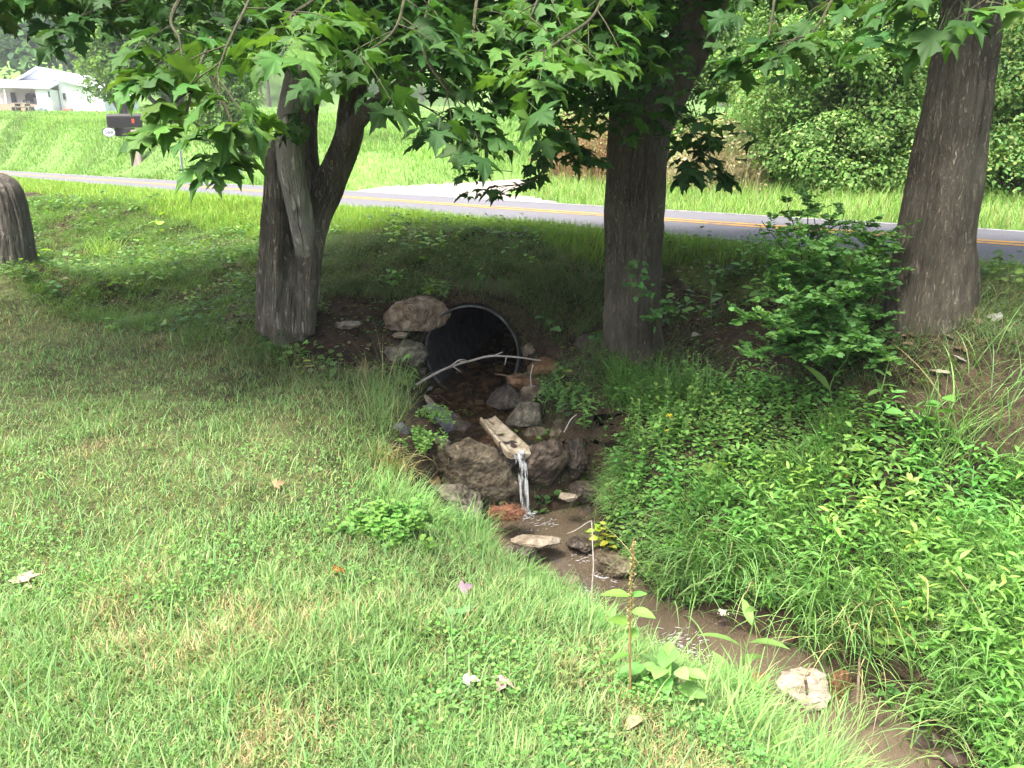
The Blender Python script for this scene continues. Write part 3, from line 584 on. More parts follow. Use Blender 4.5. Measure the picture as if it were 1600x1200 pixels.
def spray(mb, tws, pts, size, ntw, tlen=(.15, .4), cols=None, r0=.008, gap=.075, droop=.5, spread=1., seed=0):
    """a branch (world points) with side twigs and opposite maple leaves"""
    tw = MB(); tws.append(tw); bn_ = None
    p = curve(pts, 30); L = np.linalg.norm(np.diff(p, axis=0), axis=1).sum()
    V, F = tube(p, np.linspace(r0, r0 * .35, 30), 6); tw.add(V, F)
    for i in range(ntw):
        f = R.uniform(.12, 1) if i else .98; j = min(28, int(f * 29)); t = unit(p[j + 1] - p[j]); sd = unit(np.cross(t, [0, 0, 1])) * R.choice([-1, 1])
        d = unit(t * R.uniform(.2, 1) + sd * R.uniform(.3, 1.1) * spread + np.array([0, 0, R.uniform(-.35, .15)])); l = R.uniform(*tlen); m = max(2, int(l / gap))
        s = np.linspace(0, 1, m + 1)[1:]; q = p[j] + np.outer(s, d) * l - np.outer(s ** 2, [0, 0, l * .25 * droop])
        V, F = tube(np.concatenate([p[j][None], q]), np.linspace(.0028, .0015, m + 1), 4); tw.add(V, F)
        for side in (-1, 1):
            n = m; lat_ = unit(np.cross(d, [0, 0, 1]))
            dr = unit(d * R.uniform(.3, .9, (n, 1)) + side * lat_ * R.uniform(.4, 1.2, (n, 1)) + np.array([0, 0, -1]) * R.uniform(.05, .9, (n, 1)) * droop + R.normal(0, .15, (n, 3)))
            pos = q + dr * size * .55; sz = size * R.uniform(.5, 1.2, n)
            place(mb, T_MAPLE, pos, dr, upn(n, .3), sz, mixc(n, cols or MAPC, None, .12))
        dr = unit(d + np.array([0, 0, -.4 * droop])); place(mb, T_MAPLE, q[-1:] + dr * size * .5, dr, upn(1, .25), size * 1.05, mixc(1, cols or MAPC))
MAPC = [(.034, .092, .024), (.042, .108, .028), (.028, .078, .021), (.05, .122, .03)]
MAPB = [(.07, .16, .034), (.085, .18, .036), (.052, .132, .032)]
def fill(mb, poly, Ylo, Yhi, n, size, T=None, cols=None, droop=.4, tilt=.35):
    poly = np.asarray(poly, float); x0, y0 = poly.min(0); x1, y1 = poly.max(0)
    px = R.uniform(x0, x1, n * 3); py = R.uniform(y0, y1, n * 3); k = inpoly(px, py, poly); px, py = px[k][:n], py[k][:n]; n = len(px)
    Y = R.uniform(Ylo, Yhi, n); dx, dy, dz = ray(px, py); t = Y / dy; pos = np.stack([dx * t, Y, CAMZ + dz * t], 1)
    # layered: leaves gather in sprays
    cl = max(1, n // 9); cen = pos[R.choice(n, cl, replace=False)]; a = R.integers(0, cl, n); keep = R.random(n) < .8
    g = cen[a] + R.normal(0, [.17, .17, .05], (n, 3)); pos[keep] = g[keep]
    d = rdir(n, -.9 * droop * 2, .1); place(mb, T or T_MAPLE, pos, d, upn(n, tilt), size * R.uniform(.65, 1.15, n), mixc(n, cols or MAPC, None, .14))
def crown(mb, lo, hi, n, size, pred=None):
    pos = R.uniform(lo, hi, (n, 3)); cl = n // 10; a = R.integers(0, cl, n); pos = pos[a] + R.normal(0, [.22, .22, .08], (n, 3))
    dx = pos[:, 1] * CP - (pos[:, 2] - CAMZ) * SP; py = 600 - 1200 * (pos[:, 1] * SP + (pos[:, 2] - CAMZ) * CP) / np.maximum(dx, .05); px = 800 + 1200 * pos[:, 0] / np.maximum(dx, .05)
    keep = (py < 8) | (dx < .3)      # the crown above the picture; what hangs into view is measured branch by branch
    pos = pos[keep]; n = len(pos); place(mb, T_MAPLO, pos, rdir(n, -.8, .1), upn(n, .4), size * R.uniform(.7, 1.2, n), mixc(n, MAPC))
# --- left tree: short bole that splits into four stems
bl = P(450, 515, 6.3); bl[2] -= .06
tl = empty('maple_tree', bl, 'maple with several stems forking low, left of the culvert', 'tree', 'maples along the stream')
def on(px, py, Y): return P(px, py, Y)
mb = MB(); trunk_tube(mb, [bl - [0, 0, .15], on(450, 480, 6.3), on(452, 440, 6.3), on(456, 390, 6.32)], [.19, .17, .15, .11], seed=2, flare=.07, lobes=4, ph=.5)
trunk_tube(mb, [on(428, 520, 6.24), on(430, 420, 6.22), on(434, 320, 6.25), on(433, 250, 6.3), on(446, 200, 6.45)], [.12, .125, .105, .085, .045], seed=3, ridge=.02)
trunk_tube(mb, [on(478, 520, 6.22), on(482, 430, 6.2), on(494, 350, 6.28), on(524, 265, 6.4), on(546, 195, 6.5), on(556, 60, 6.6), on(560, -160, 6.8)], [.07, .09, .105, .108, .1, .09, .08], seed=5, ridge=.02)
trunk_tube(mb, [on(482, 400, 6.4), on(488, 300, 6.55), on(484, 200, 6.7), on(500, 40, 6.9), on(510, -160, 7.)], [.09, .065, .055, .055, .055], seed=6)
trunk_tube(mb, [on(536, 235, 6.42), on(556, 196, 6.3), on(585, 166, 6.1), on(625, 135, 5.8), on(700, 60, 5.4)], [.085, .07, .055, .045, .03], n=50, sides=32, seed=7)
mb.build('trunk', M_BARK_L, tl, True)
mb = MB(); trunk_tube(mb, [on(490, 470, 6.4), on(481, 400, 6.24), on(467, 325, 6.13), on(453, 250, 6.07), on(454, 180, 6.08), on(476, 60, 6.2), on(490, -160, 6.3)], [.05, .095, .1, .1, .1, .095, .085], seed=4, ridge=.005, fis=.002, lump=.01)
o = mb.build('stem', M_BARK_P, tl, True); o['label'] = 'paler smooth grey stem with a dark vertical crack'
crk = MB(); cpts = [(475, 400), (472, 370), (468, 350), (466, 325), (462, 300), (459, 275), (460, 255)]
V, F = tube(curve([on(x + R.normal(0, 1.2), y, 6.03) for x, y in cpts], 40), np.r_[np.linspace(.002, .004, 20), np.linspace(.004, .001, 20)], 6); crk.add(V, F)
crk.build('crack', noisemat('dark_crack', [(.008, .006, .005), (.02, .016, .012)], 30), o)
lv, tw = MB(), []
B = lambda *q: np.array([P(*v) for v in q])
# low bright sprays towards the camera
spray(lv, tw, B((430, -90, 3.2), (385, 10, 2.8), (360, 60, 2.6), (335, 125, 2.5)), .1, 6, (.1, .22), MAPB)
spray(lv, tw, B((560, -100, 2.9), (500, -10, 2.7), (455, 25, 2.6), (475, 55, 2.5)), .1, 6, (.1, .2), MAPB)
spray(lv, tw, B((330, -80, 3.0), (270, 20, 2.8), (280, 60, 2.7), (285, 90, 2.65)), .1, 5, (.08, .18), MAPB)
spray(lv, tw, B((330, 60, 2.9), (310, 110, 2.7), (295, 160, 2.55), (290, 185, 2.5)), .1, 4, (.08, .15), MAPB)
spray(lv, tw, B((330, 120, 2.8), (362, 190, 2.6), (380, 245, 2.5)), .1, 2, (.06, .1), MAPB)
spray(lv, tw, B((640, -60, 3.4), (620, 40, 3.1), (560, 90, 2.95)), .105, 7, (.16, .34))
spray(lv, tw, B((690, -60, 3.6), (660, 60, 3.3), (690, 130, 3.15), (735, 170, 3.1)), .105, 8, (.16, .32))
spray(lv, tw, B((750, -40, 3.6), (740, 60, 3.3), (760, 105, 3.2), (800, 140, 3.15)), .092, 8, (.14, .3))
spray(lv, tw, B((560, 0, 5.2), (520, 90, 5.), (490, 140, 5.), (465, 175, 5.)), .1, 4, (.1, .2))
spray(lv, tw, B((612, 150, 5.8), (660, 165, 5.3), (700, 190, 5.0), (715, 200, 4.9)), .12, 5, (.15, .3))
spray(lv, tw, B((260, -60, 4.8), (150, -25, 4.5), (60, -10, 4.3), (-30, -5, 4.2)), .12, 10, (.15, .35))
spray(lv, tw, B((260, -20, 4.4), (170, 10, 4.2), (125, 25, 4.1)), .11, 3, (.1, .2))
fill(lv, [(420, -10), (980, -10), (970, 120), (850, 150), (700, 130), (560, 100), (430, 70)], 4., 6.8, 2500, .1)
fill(lv, [(150, -10), (460, -10), (440, 100), (340, 120), (240, 60), (150, 20)], 3.4, 5.6, 200, .105)
fill(lv, [(-20, -20), (200, -20), (170, 0), (60, 10), (-20, 10)], 4., 5.5, 150, .115)
crown(lv, (-5.5, 4.0, 2.6), (1.0, 7.6, 6.), 10000, .13)
[b_.build('branch', M_TWIG, tl) for b_ in tw]; lv.build('crown', M_MAPLE, tl, True)
# --- middle tree
bc = P(988, 540, 6.0); bc[2] -= .05
tc_ = empty('maple_tree', bc, 'straight brown maple trunk right of the culvert mouth, forking overhead', 'tree', 'maples along the stream')
mb = MB(); trunk_tube(mb, [bc - [0, 0, .2], on(988, 480, 6.02), on(993, 350, 6.05), on(1000, 230, 6.1), on(1005, 150, 6.12)], [.222, .2, .205, .215, .195], n=240, sides=230, seed=11, flare=.085, lobes=5, ph=1.2, ridge=.01, fis=.014)
trunk_tube(mb, [on(1008, 215, 6.12), on(1045, 130, 6.1), on(1085, 50, 6.1), on(1115, -60, 6.15), on(1150, -250, 6.3)], [.14, .16, .165, .155, .14], n=110, sides=180, seed=12, ridge=.012)
trunk_tube(mb, [on(1000, 200, 6.15), on(985, 100, 6.2), on(980, -20, 6.3), on(975, -250, 6.4)], [.15, .15, .14, .12], seed=13)
mb.build('trunk', M_BARK_C, tc_, True)
lv, tw = MB(), []
spray(lv, tw, B((960, 60, 5.9), (910, 120, 5.5), (865, 180, 5.1), (873, 220, 4.9), (860, 255, 4.8), (825, 285, 4.7), (790, 290, 4.65)), .085, 16, (.08, .22), None, .009, .06, .6)
spray(lv, tw, B((872, 218, 4.9), (900, 232, 4.85), (925, 238, 4.8)), .085, 5, (.06, .14), None, .005, .06)
spray(lv, tw, B((800, 268, 4.68), (765, 265, 4.6), (740, 262, 4.6)), .08, 3, (.05, .1), None, .003, .06)
spray(lv, tw, B((1040, 160, 5.8), (1070, 190, 5.5), (1095, 225, 5.35), (1100, 250, 5.3)), .12, 7, (.1, .2), None, .007)
spray(lv, tw, B((960, -60, 3.6), (930, 20, 3.2), (880, 60, 3.0), (850, 80, 2.95)), .095, 11, (.14, .3), MAPB)
spray(lv, tw, B((860, -60, 3.4), (840, 0, 3.2), (820, 45, 3.1)), .095, 7, (.12, .26), MAPB)
fill(lv, [(850, -10), (1060, -10), (1050, 60), (1010, 190), (950, 200), (900, 215), (850, 180), (790, 150)], 4.4, 6.4, 900, .1)
fill(lv, [(1030, 130), (1080, 150), (1130, 220), (1100, 265), (1050, 240)], 5.2, 5.6, 40, .11)
crown(lv, (-.6, 4.0, 2.6), (3.0, 7.4, 6.), 7000, .13)
[b_.build('branch', M_TWIG, tc_) for b_ in tw]; lv.build('crown', M_MAPLE, tc_, True)
# --- right tree
br = P(1457, 482, 4.72); br[2] -= .05
tr_ = empty('maple_tree', br, 'thick dark leaning maple trunk at far right behind the leafy shrub', 'tree', 'maples along the stream')
mb = MB(); trunk_tube(mb, [br - [0, 0, .25], on(1458, 450, 4.73), on(1462, 380, 4.75), on(1478, 280, 4.78), on(1494, 180, 4.8), on(1512, 60, 4.85), on(1532, -60, 4.9), on(1560, -260, 5.)], [.24, .235, .218, .2, .185, .17, .16, .15], n=260, sides=240, seed=21, flare=.12, lobes=5, ph=2.4, ridge=.01, fis=.014)
mb.build('trunk', M_BARK_R, tr_, True)
lv, tw = MB(), []
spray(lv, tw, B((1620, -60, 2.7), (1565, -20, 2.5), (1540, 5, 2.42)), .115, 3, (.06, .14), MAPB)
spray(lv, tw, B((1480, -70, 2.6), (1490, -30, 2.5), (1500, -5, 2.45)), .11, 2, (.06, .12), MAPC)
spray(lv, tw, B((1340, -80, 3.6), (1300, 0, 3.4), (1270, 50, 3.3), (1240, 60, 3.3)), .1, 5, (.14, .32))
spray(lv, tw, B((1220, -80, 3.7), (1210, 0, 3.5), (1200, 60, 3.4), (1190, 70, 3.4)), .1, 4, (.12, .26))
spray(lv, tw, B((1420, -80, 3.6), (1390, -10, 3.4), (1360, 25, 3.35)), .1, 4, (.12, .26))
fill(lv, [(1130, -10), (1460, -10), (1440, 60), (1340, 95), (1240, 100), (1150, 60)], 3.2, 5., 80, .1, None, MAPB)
crown(lv, (2.4, 4.2, 2.7), (6.0, 5.8, 5.5), 3800, .13)
[b_.build('branch', M_TWIG, tr_) for b_ in tw]; lv.build('crown', M_MAPLE, tr_, True)
# --- dead stump with rounded top at left edge
b0 = P(16, 418, 8.); mb = MB()
st = empty('tree_stump', b0, 'tall dead grey stump with a rounded top at the left edge', 'stump')
trunk_tube(mb, [b0 - [0, 0, .25], P(16, 380, 8.), P(10, 330, 8.02), P(4, 300, 8.05), P(-4, 282, 8.08), P(-8, 275, 8.1)], [.235, .215, .19, .17, .13, .03], n=70, seed=31, flare=.03, ridge=.012)
mb.build('trunk', barkmat('weathered_grey_wood', (.12, .105, .09), (.3, .27, .23), (.5, .46, .4), 20), st, True)
# ------------------------------------------------------------------ ground vegetation (uncountable: stuff)
def scr(n, py0, py1, z=0., px0=-60, px1=1660):
    px = R.uniform(px0, px1, n); py = R.uniform(py0, py1, n); dx, dy, dz = ray(px, py); zz = z if np.ndim(z) else np.full(n, z)
    t = (zz - CAMZ) / np.minimum(dz, -.02); return dx * t, dy * t
def onH(x, y, dz=0.): return np.stack([x, y, H(x, y) + dz], 1)
lipa = np.array(LIP)
def lipd(x, y):
    best = np.full(np.shape(x), 1e9)
    for a, b in zip(lipa[:-1], lipa[1:]):
        ab = b - a; t = np.clip(((x - a[0]) * ab[0] + (y - a[1]) * ab[1]) / (ab @ ab), 0, 1); best = np.minimum(best, np.hypot(x - a[0] - t * ab[0], y - a[1] - t * ab[1]))
    return best
def bankline(x): return 5.16 - .52 * x
# lawn
x1_, y1_ = scr(195000, 440, 1275); x2_ = R.uniform(-7, 1.4, 50000); y2_ = R.uniform(.9, 9, 50000)
x = np.r_[x1_, x2_]; y = np.r_[y1_, y2_]; k = inpoly(x, y, LAWN) & (y < 10); x, y = x[k], y[k]; n = len(x); p2 = np.stack([x, y], 1)
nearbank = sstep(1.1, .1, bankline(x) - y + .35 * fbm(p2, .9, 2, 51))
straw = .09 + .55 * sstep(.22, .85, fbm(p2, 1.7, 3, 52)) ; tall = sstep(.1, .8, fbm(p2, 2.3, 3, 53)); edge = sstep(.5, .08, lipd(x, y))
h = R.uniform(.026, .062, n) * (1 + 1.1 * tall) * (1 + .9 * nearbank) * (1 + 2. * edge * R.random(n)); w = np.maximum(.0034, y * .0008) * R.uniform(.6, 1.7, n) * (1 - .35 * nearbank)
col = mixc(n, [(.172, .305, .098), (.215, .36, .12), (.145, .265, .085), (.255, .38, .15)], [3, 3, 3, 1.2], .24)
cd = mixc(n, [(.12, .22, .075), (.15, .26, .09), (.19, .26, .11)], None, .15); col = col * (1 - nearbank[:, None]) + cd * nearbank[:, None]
sm = R.random(n) < straw; col[sm] = mixc(sm.sum(), [(.36, .33, .16), (.44, .38, .21), (.28, .25, .12)])
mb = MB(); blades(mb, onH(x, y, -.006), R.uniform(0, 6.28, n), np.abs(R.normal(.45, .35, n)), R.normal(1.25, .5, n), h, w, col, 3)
m = 4200; x, y = scr(m, 480, 1250); k = inpoly(x, y, LAWN); x, y = x[k], y[k]; n = len(x)
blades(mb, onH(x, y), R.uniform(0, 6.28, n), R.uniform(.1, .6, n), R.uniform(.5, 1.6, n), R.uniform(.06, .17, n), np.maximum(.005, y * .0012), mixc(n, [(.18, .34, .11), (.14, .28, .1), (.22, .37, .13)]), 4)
tag(mb.build('lawn_grass', M_GRASS), 'short mown pale green lawn grass with straw coloured patches', 'grass', kind='stuff')
# small broad leaves in the lawn
mb = MB(); x, y = scr(26000, 520, 1270); p2 = np.stack([x, y], 1); k = inpoly(x, y, LAWN) & (fbm(p2, 1.5, 3, 61) + .55 * sstep(.9, .1, lipd(x, y)) > .5); x, y = x[k], y[k]; n = len(x)
place(mb, T_ROUND, onH(x, y, .022) + np.c_[0 * x, 0 * x, R.uniform(0, .03, n)], rdir(n, -.2, .4), upn(n, .4), R.uniform(.009, .018, n), mixc(n, [(.13, .32, .07), (.19, .36, .09), (.12, .27, .07)]))
tag(mb.build('lawn_clover', M_LEAF), 'small round clover leaves scattered through the lawn', 'clover', kind='stuff')
# long grass along the lip of the left bank
mb = MB(); n = 16000; i = R.integers(3, len(LIP) - 1, n); f = R.random((n, 1)); p = lipa[i] * (1 - f) + lipa[i + 1 - (i == len(LIP) - 1)] * f + R.normal(0, .11, (n, 2)) + [-.05, -.05]
k = fbm(p, 2.6, 2, 62) > -.35; p = p[k]; n = len(p)
blades(mb, onH(p[:, 0], p[:, 1], -.01), np.where(R.random(n) < .6, R.normal(.6, .9, n), R.uniform(0, 6.28, n)), R.uniform(.05, .6, n), R.uniform(.8, 2.2, n), R.uniform(.05, .15, n) * (1 + 1.1 * sstep(0, .5, fbm(p, 3.1, 2, 64))) * np.where(p[:, 1] < 2.5, 1.5, np.where(p[:, 1] < 3.7, .55, 1)), R.uniform(.003, .006, n), mixc(n, [(.17, .36, .1), (.24, .42, .13), (.13, .27, .08), (.38, .34, .17)], [3, 3, 2, .5]), 4)
tag(mb.build('bank_edge_grass', M_GRASS), 'long bright grass overhanging the left lip of the stream bank', 'grass', kind='stuff')
# road verge
mb = MB(); n = 190000; x = np.r_[R.uniform(-26, 5.5, 120000), R.uniform(-3.5, 5, 70000)]; dn = R.uniform(.02, 2.6, n) ; L_ = (x - RC[0]) / RDIR[0] ; c = RC + L_[:, None] * RDIR - RN * (HW + dn)[:, None]; x, y = c[:, 0], c[:, 1]
wid = np.interp(x, [-9, -5, -.4, 1.8, 3, 5], [2.6, 2.4, 1.35, .7, .6, .75]); k = (dn < wid + .3 * fbm(c, 1.3, 2, 63)) & (y > 2.5) & ((R.random(n) < .75) | (y < 11)); x, y, dn = x[k], y[k], dn[k]; n = len(x)
blades(mb, onH(x, y, -.01), R.uniform(0, 6.28, n), np.abs(R.normal(.2, .2, n)), R.normal(.9, .4, n), R.uniform(.07, .19, n) * np.where(dn < .25, .55, 1), np.maximum(.0045, y * .00075), mixc(n, [(.2, .36, .05), (.25, .41, .06), (.15, .29, .05), (.33, .36, .1)], [3, 3, 2, .8]), 3)
tag(mb.build('verge_grass', M_GRASS), 'tall sunny yellow green grass along the near edge of the road', 'grass', kind='stuff')
# shaded bank under the trees: fine drooping grass in mounds, small weeds, leaf litter
def bankpts(n):
    x = R.uniform(-11, 4.6, n); y = R.uniform(4.2, 14, n); c = np.stack([x, y], 1); dn = -roadd(x, y) - HW
    wid = np.interp(x, [-9, -5, -.4, 1.8, 3, 5], [2.5, 2.3, 1.2, .55, .5, .6]); right = x > np.where(y > 5.8, .3, .55)
    lowr = np.interp(x, [.5, .75, 1.4, 2.05, 2.9, 4.6], [5.8, 5.55, 5.35, 4.5, 3.8, 3.6])
    k = (dn > wid - .3) & np.where(right, y > lowr - .15, y > bankline(x) - .3)
    s = (x - PC[0]) * PAX[0] + (y - PC[1]) * PAX[1]; l = (x - PC[0]) * PLAT[0] + (y - PC[1]) * PLAT[1]
    k &= ~((np.abs(l) < .42) & (s < .1)) & ~((s < .02) & (np.hypot(l, 0) < .55) & (y > 4.4)); return x[k], y[k]
mb = MB(); x, y = bankpts(6500); p2 = np.stack([x, y], 1); k = (fbm(p2, .9, 3, 71) > -.25) | ((x < -1.9) & (y > 6.3)) | ((x > -.9) & (x < 1.2) & (y > 6.5)); x, y = x[k], y[k]; m = 80
for cx, cy in zip(x, y):
    q = np.stack([cx + R.normal(0, .07, m), cy + R.normal(0, .07, m)], 1); left = cx < -2 and cy > 6
    az = np.arctan2(q[:, 1] - cy, q[:, 0] - cx) * .5 + R.normal(-1.5, .7, m) * .5 if R.random() < .6 else R.uniform(0, 6.28, m)
    cc = [(.13, .24, .06), (.17, .29, .07), (.1, .2, .06)] if left else [(.12, .21, .075), (.155, .26, .09), (.1, .18, .065), (.24, .23, .12)]
    blades(mb, onH(q[:, 0], q[:, 1], -.01), az, R.uniform(.1, .7, m), R.uniform(1.2, 2.5, m), R.uniform(.09, .21, m), R.uniform(.0025, .0045, m), mixc(m, cc), 4)
for k_ in range(230):     # longer mounds that hang over the culvert
    cx = R.uniform(-1.7, 1.1); cy = PC[1] + .06 + abs(R.normal(0, .45)) - .2 * (cx - PC[0]); m = 60; q = np.stack([cx + R.normal(0, .06, m), cy + np.abs(R.normal(0, .06, m))], 1)
    if (abs((cx - PC[0])) < .5) and ((cx - PC[0]) * PAX[0] + (cy - PC[1]) * PAX[1] < .1): continue
    blades(mb, onH(q[:, 0], q[:, 1], -.01), R.normal(-1.7, .6, m), R.uniform(.2, .8, m), R.uniform(1.5, 2.9, m), R.uniform(.12, .27, m), R.uniform(.0028, .005, m), mixc(m, [(.15, .25, .08), (.19, .3, .1), (.12, .21, .07), (.28, .24, .13)]), 4)
tag(mb.build('shade_grass', M_GRASS), 'fine drooping dark green grass on the shaded bank under the maples', 'grass', kind='stuff')
mb = MB(); x, y = bankpts(6500); p2 = np.stack([x, y], 1); k = (fbm(p2, 1.1, 3, 73) + np.where(x > .9, .35, 0) > -.1); x, y = x[k], y[k]
for cx, cy in zip(x, y):
    m = R.integers(5, 12); T = [T_OVATE, T_LANCE, T_ROUND, T_OVAL][R.integers(4)]; hh = R.uniform(.04, .2); pos = np.stack([cx + R.normal(0, .035, m), cy + R.normal(0, .035, m), 0 * np.zeros(m)], 1); pos[:, 2] = H(np.array([cx]), np.array([cy]))[0] + R.uniform(.02, hh, m)
    c0 = mixc(1, [(.10, .21, .05), (.14, .27, .06), (.075, .165, .05), (.2, .32, .06)], [3, 3, 3, 1])[0]
    place(mb, T, pos, rdir(m, -.3, .5), upn(m, .4), R.uniform(.03, .075) * R.uniform(.7, 1.2, m), c0 * R.uniform(.8, 1.2, (m, 1)))
x, y = bankpts(52000); p2 = np.stack([x, y], 1); k = fbm(p2, 1.6, 3, 75) + np.where((x > .6) & (x < 2.), .3, 0) + np.where(x < -2, .3, 0) - np.where(x > 2.4, .35, 0) > -.05; x, y = x[k], y[k]; n = len(x)
place(mb, T_OVAL, onH(x, y) + np.c_[0 * x, 0 * x, R.uniform(.005, .06, n)], rdir(n, -.3, .4), upn(n, .45), R.uniform(.015, .045, n), mixc(n, [(.11, .22, .055), (.15, .28, .065), (.085, .175, .05), (.2, .3, .07)], [3, 2, 3, 1]))
tag(mb.build('bank_weeds', M_LEAF), 'low mixed broad leaved weeds on the shaded bank', 'weeds', kind='stuff')
mb = MB(); x, y = bankpts(26000); n = len(x)
place(mb, T_OVAL, onH(x, y, .012), rdir(n, -.2, .2), upn(n, .45), R.uniform(.03, .075, n), mixc(n, [(.12, .085, .055), (.2, .15, .1), (.08, .055, .04), (.3, .26, .2)], [3, 2, 3, .5]))
x, y = bankpts(2600); n = len(x); blades(mb, onH(x, y, .01), R.uniform(0, 6.28, n), R.uniform(1.2, 1.6, n), R.uniform(1.3, 1.7, n), R.uniform(.08, .3, n), R.uniform(.003, .007, n), mixc(n, [(.2, .15, .1), (.12, .09, .06), (.3, .25, .18)]), 2)
tag(mb.build('leaf_litter', M_DRY), 'brown dead leaves and twigs littering the soil of the shaded bank', 'leaf litter', kind='stuff')
# roots and hanging dry grass round the culvert
mb = MB(); n = 2200; a = R.uniform(.1, 3.0, n); r_ = PR + R.uniform(.02, .22, n); hp = PC + PLAT * (np.cos(a) * r_)[:, None] + np.array([0, 0, 1]) * (np.sin(a) * r_)[:, None] - PAX * .02
k = (np.cos(a) > .15) | (R.random(n) < .45); hp = hp[k]; n = len(hp)
blades(mb, hp, R.normal(-1.7, .8, n), R.uniform(.3, 1.3, n), R.uniform(2.2, 3.0, n), R.uniform(.05, .2, n), R.uniform(.002, .004, n), mixc(n, [(.1, .15, .05), (.19, .13, .08), (.13, .09, .06), (.085, .14, .05)]), 4)
tag(mb.build('hanging_roots', M_GRASS), 'thin roots and dry grass hanging round the culvert mouth', 'roots', kind='stuff')
# right bank weeds
RB = [(.62, 5.0), (.62, 4.45), (.84, 3.86), (1.2, 3.68), (1.58, 3.5), (1.8, 3.28), (1.95, 3.0), (1.95, 2.7), (2.0, 2.0), (2.2, .6), (5.2, .6), (5.2, 3.6), (2.9, 3.8), (2.3, 4.05), (1.9, 4.6), (1.4, 5.45), (.75, 5.75)]
def rbpts(n):
    x = R.uniform(.5, 5., n); y = R.uniform(.8, 5.8, n); k = inpoly(x, y, RB); return x[k], y[k]
mb = MB(); x, y = rbpts(6800); z = H(x, y); pn = fbm(np.stack([x, y], 1), 1.1, 2, 81)
GR = [(.135, .3, .07), (.175, .36, .085), (.105, .25, .062), (.22, .41, .095)]
for cx, cy, cz, q in zip(x, y, z, pn):
    T, s0 = (T_LANCE, R.uniform(.05, .085)) if q > -.05 else (T_OVATE, R.uniform(.025, .05)) if q > -.5 else (T_ROUND, .02)
    hh = R.uniform(.06, .26) * (1 if q > -.4 else .8); m = R.integers(6, 12); f = np.linspace(.25, 1, m); lean = R.normal(0, .2, 2) + [-.12, -.12]
    pos = np.stack([cx + lean[0] * hh * f, cy + lean[1] * hh * f, cz + hh * f], 1); a = R.uniform(0, 6.28) + np.arange(m) * 2.4
    d = np.stack([np.cos(a), np.sin(a), R.uniform(-.25, .5, m) + .5 * (f > .9)], 1); c0 = mixc(1, GR, [3, 3, 2, 1])[0] * (1 + .35 * q) * np.array([1 + .13 * math.sin(cx * 5 + cy * 3), 1, .95])
    place(mb, T, pos, d, upn(m, .3), s0 * R.uniform(.65, 1.15, m), c0 * R.uniform(.85, 1.15, (m, 1)))
x, y = rbpts(75000); n = len(x); place(mb, T_OVAL, onH(x, y, .0) + np.c_[0 * x, 0 * x, R.uniform(.005, .07, n)], rdir(n, -.3, .4), upn(n, .4), R.uniform(.018, .042, n), mixc(n, GR))
tag(mb.build('right_bank_weeds', M_LEAF), 'dense bright green leafy weeds covering the right bank of the stream', 'weeds', kind='stuff')
mb = MB(); x, y = rbpts(95000); p2 = np.stack([x, y], 1); k = fbm(p2, 1.3, 3, 83) + .2 * (x - 2) > -.05; x, y = x[k], y[k]; n = len(x)
blades(mb, onH(x, y), R.normal(-2.2, 1.3, n), R.uniform(.05, .5, n), R.uniform(.7, 2., n), R.uniform(.1, .33, n), R.uniform(.003, .007, n), mixc(n, [(.17, .35, .09), (.22, .41, .11), (.14, .3, .08), (.36, .34, .18)], [3, 3, 2, .3]), 4)
tag(mb.build('right_bank_grass', M_GRASS), 'long arching grass growing through the weeds on the right bank', 'grass', kind='stuff')
mb = MB(); eg = np.array([(.6, 5.0), (.6, 4.45), (.8, 3.88), (1.16, 3.66), (1.54, 3.5), (1.76, 3.3), (1.92, 3.02), (1.92, 2.7), (1.98, 2.0)]); n = 5000; i = R.integers(0, len(eg) - 1, n); f_ = R.random((n, 1)); p = eg[i] * (1 - f_) + eg[i + 1] * f_ + (.06 + np.abs(R.normal(0, .13, (n, 1)))) * [.8, .8] + R.normal(0, .03, (n, 2))
k = fbm(p, 2.2, 2, 87) > -.35; p = p[k]; n = len(p)
blades(mb, onH(p[:, 0], p[:, 1], -.01), R.normal(-2.3, .6, n), R.uniform(.2, .8, n), R.uniform(1.3, 2.6, n), R.uniform(.1, .26, n), R.uniform(.003, .0065, n), mixc(n, [(.18, .34, .1), (.23, .41, .13), (.15, .29, .09), (.36, .32, .18)], [3, 3, 2, .8]), 5)
tag(mb.build('stream_edge_grass', M_GRASS), 'long grass hanging from the right bank down to the stream', 'grass', kind='stuff')
# field and far verge
mb = MB(); n = 210000; fd = R.exponential(10, n) + .15; L_ = np.where(R.random(n) < .7, R.uniform(-12, 60, n), R.uniform(50, 125, n)); c = RC + L_[:, None] * RDIR + RN * (HW + fd)[:, None]; k = (c[:, 1] > 6) & (~inpoly(c[:, 0], c[:, 1], drv)) & (np.abs(c[:, 0]) < c[:, 1] * .8 + 2); c = c[k]; fd = fd[k]; n = len(c)
vr = sstep(2.2, .3, fd); pn = fbm(c, .6, 3, 91)
blades(mb, onH(c[:, 0], c[:, 1], -.02), R.uniform(0, 6.28, n), np.abs(R.normal(.2, .2, n)), R.normal(.9, .4, n), R.uniform(.08, .3, n) * (1 + .6 * pn), np.maximum(.008, c[:, 1] * .0009), (1 + .3 * fbm(c, .22, 4, 95) + .15 * pn)[:, None] * mixc(n, [(.165, .305, .066), (.205, .355, .08), (.13, .26, .052), (.28, .32, .13)], [3, 3, 2, .7]), 2)
tag(mb.build('field_grass', M_GRASS), 'bright light green meadow grass across the road', 'grass', kind='stuff')
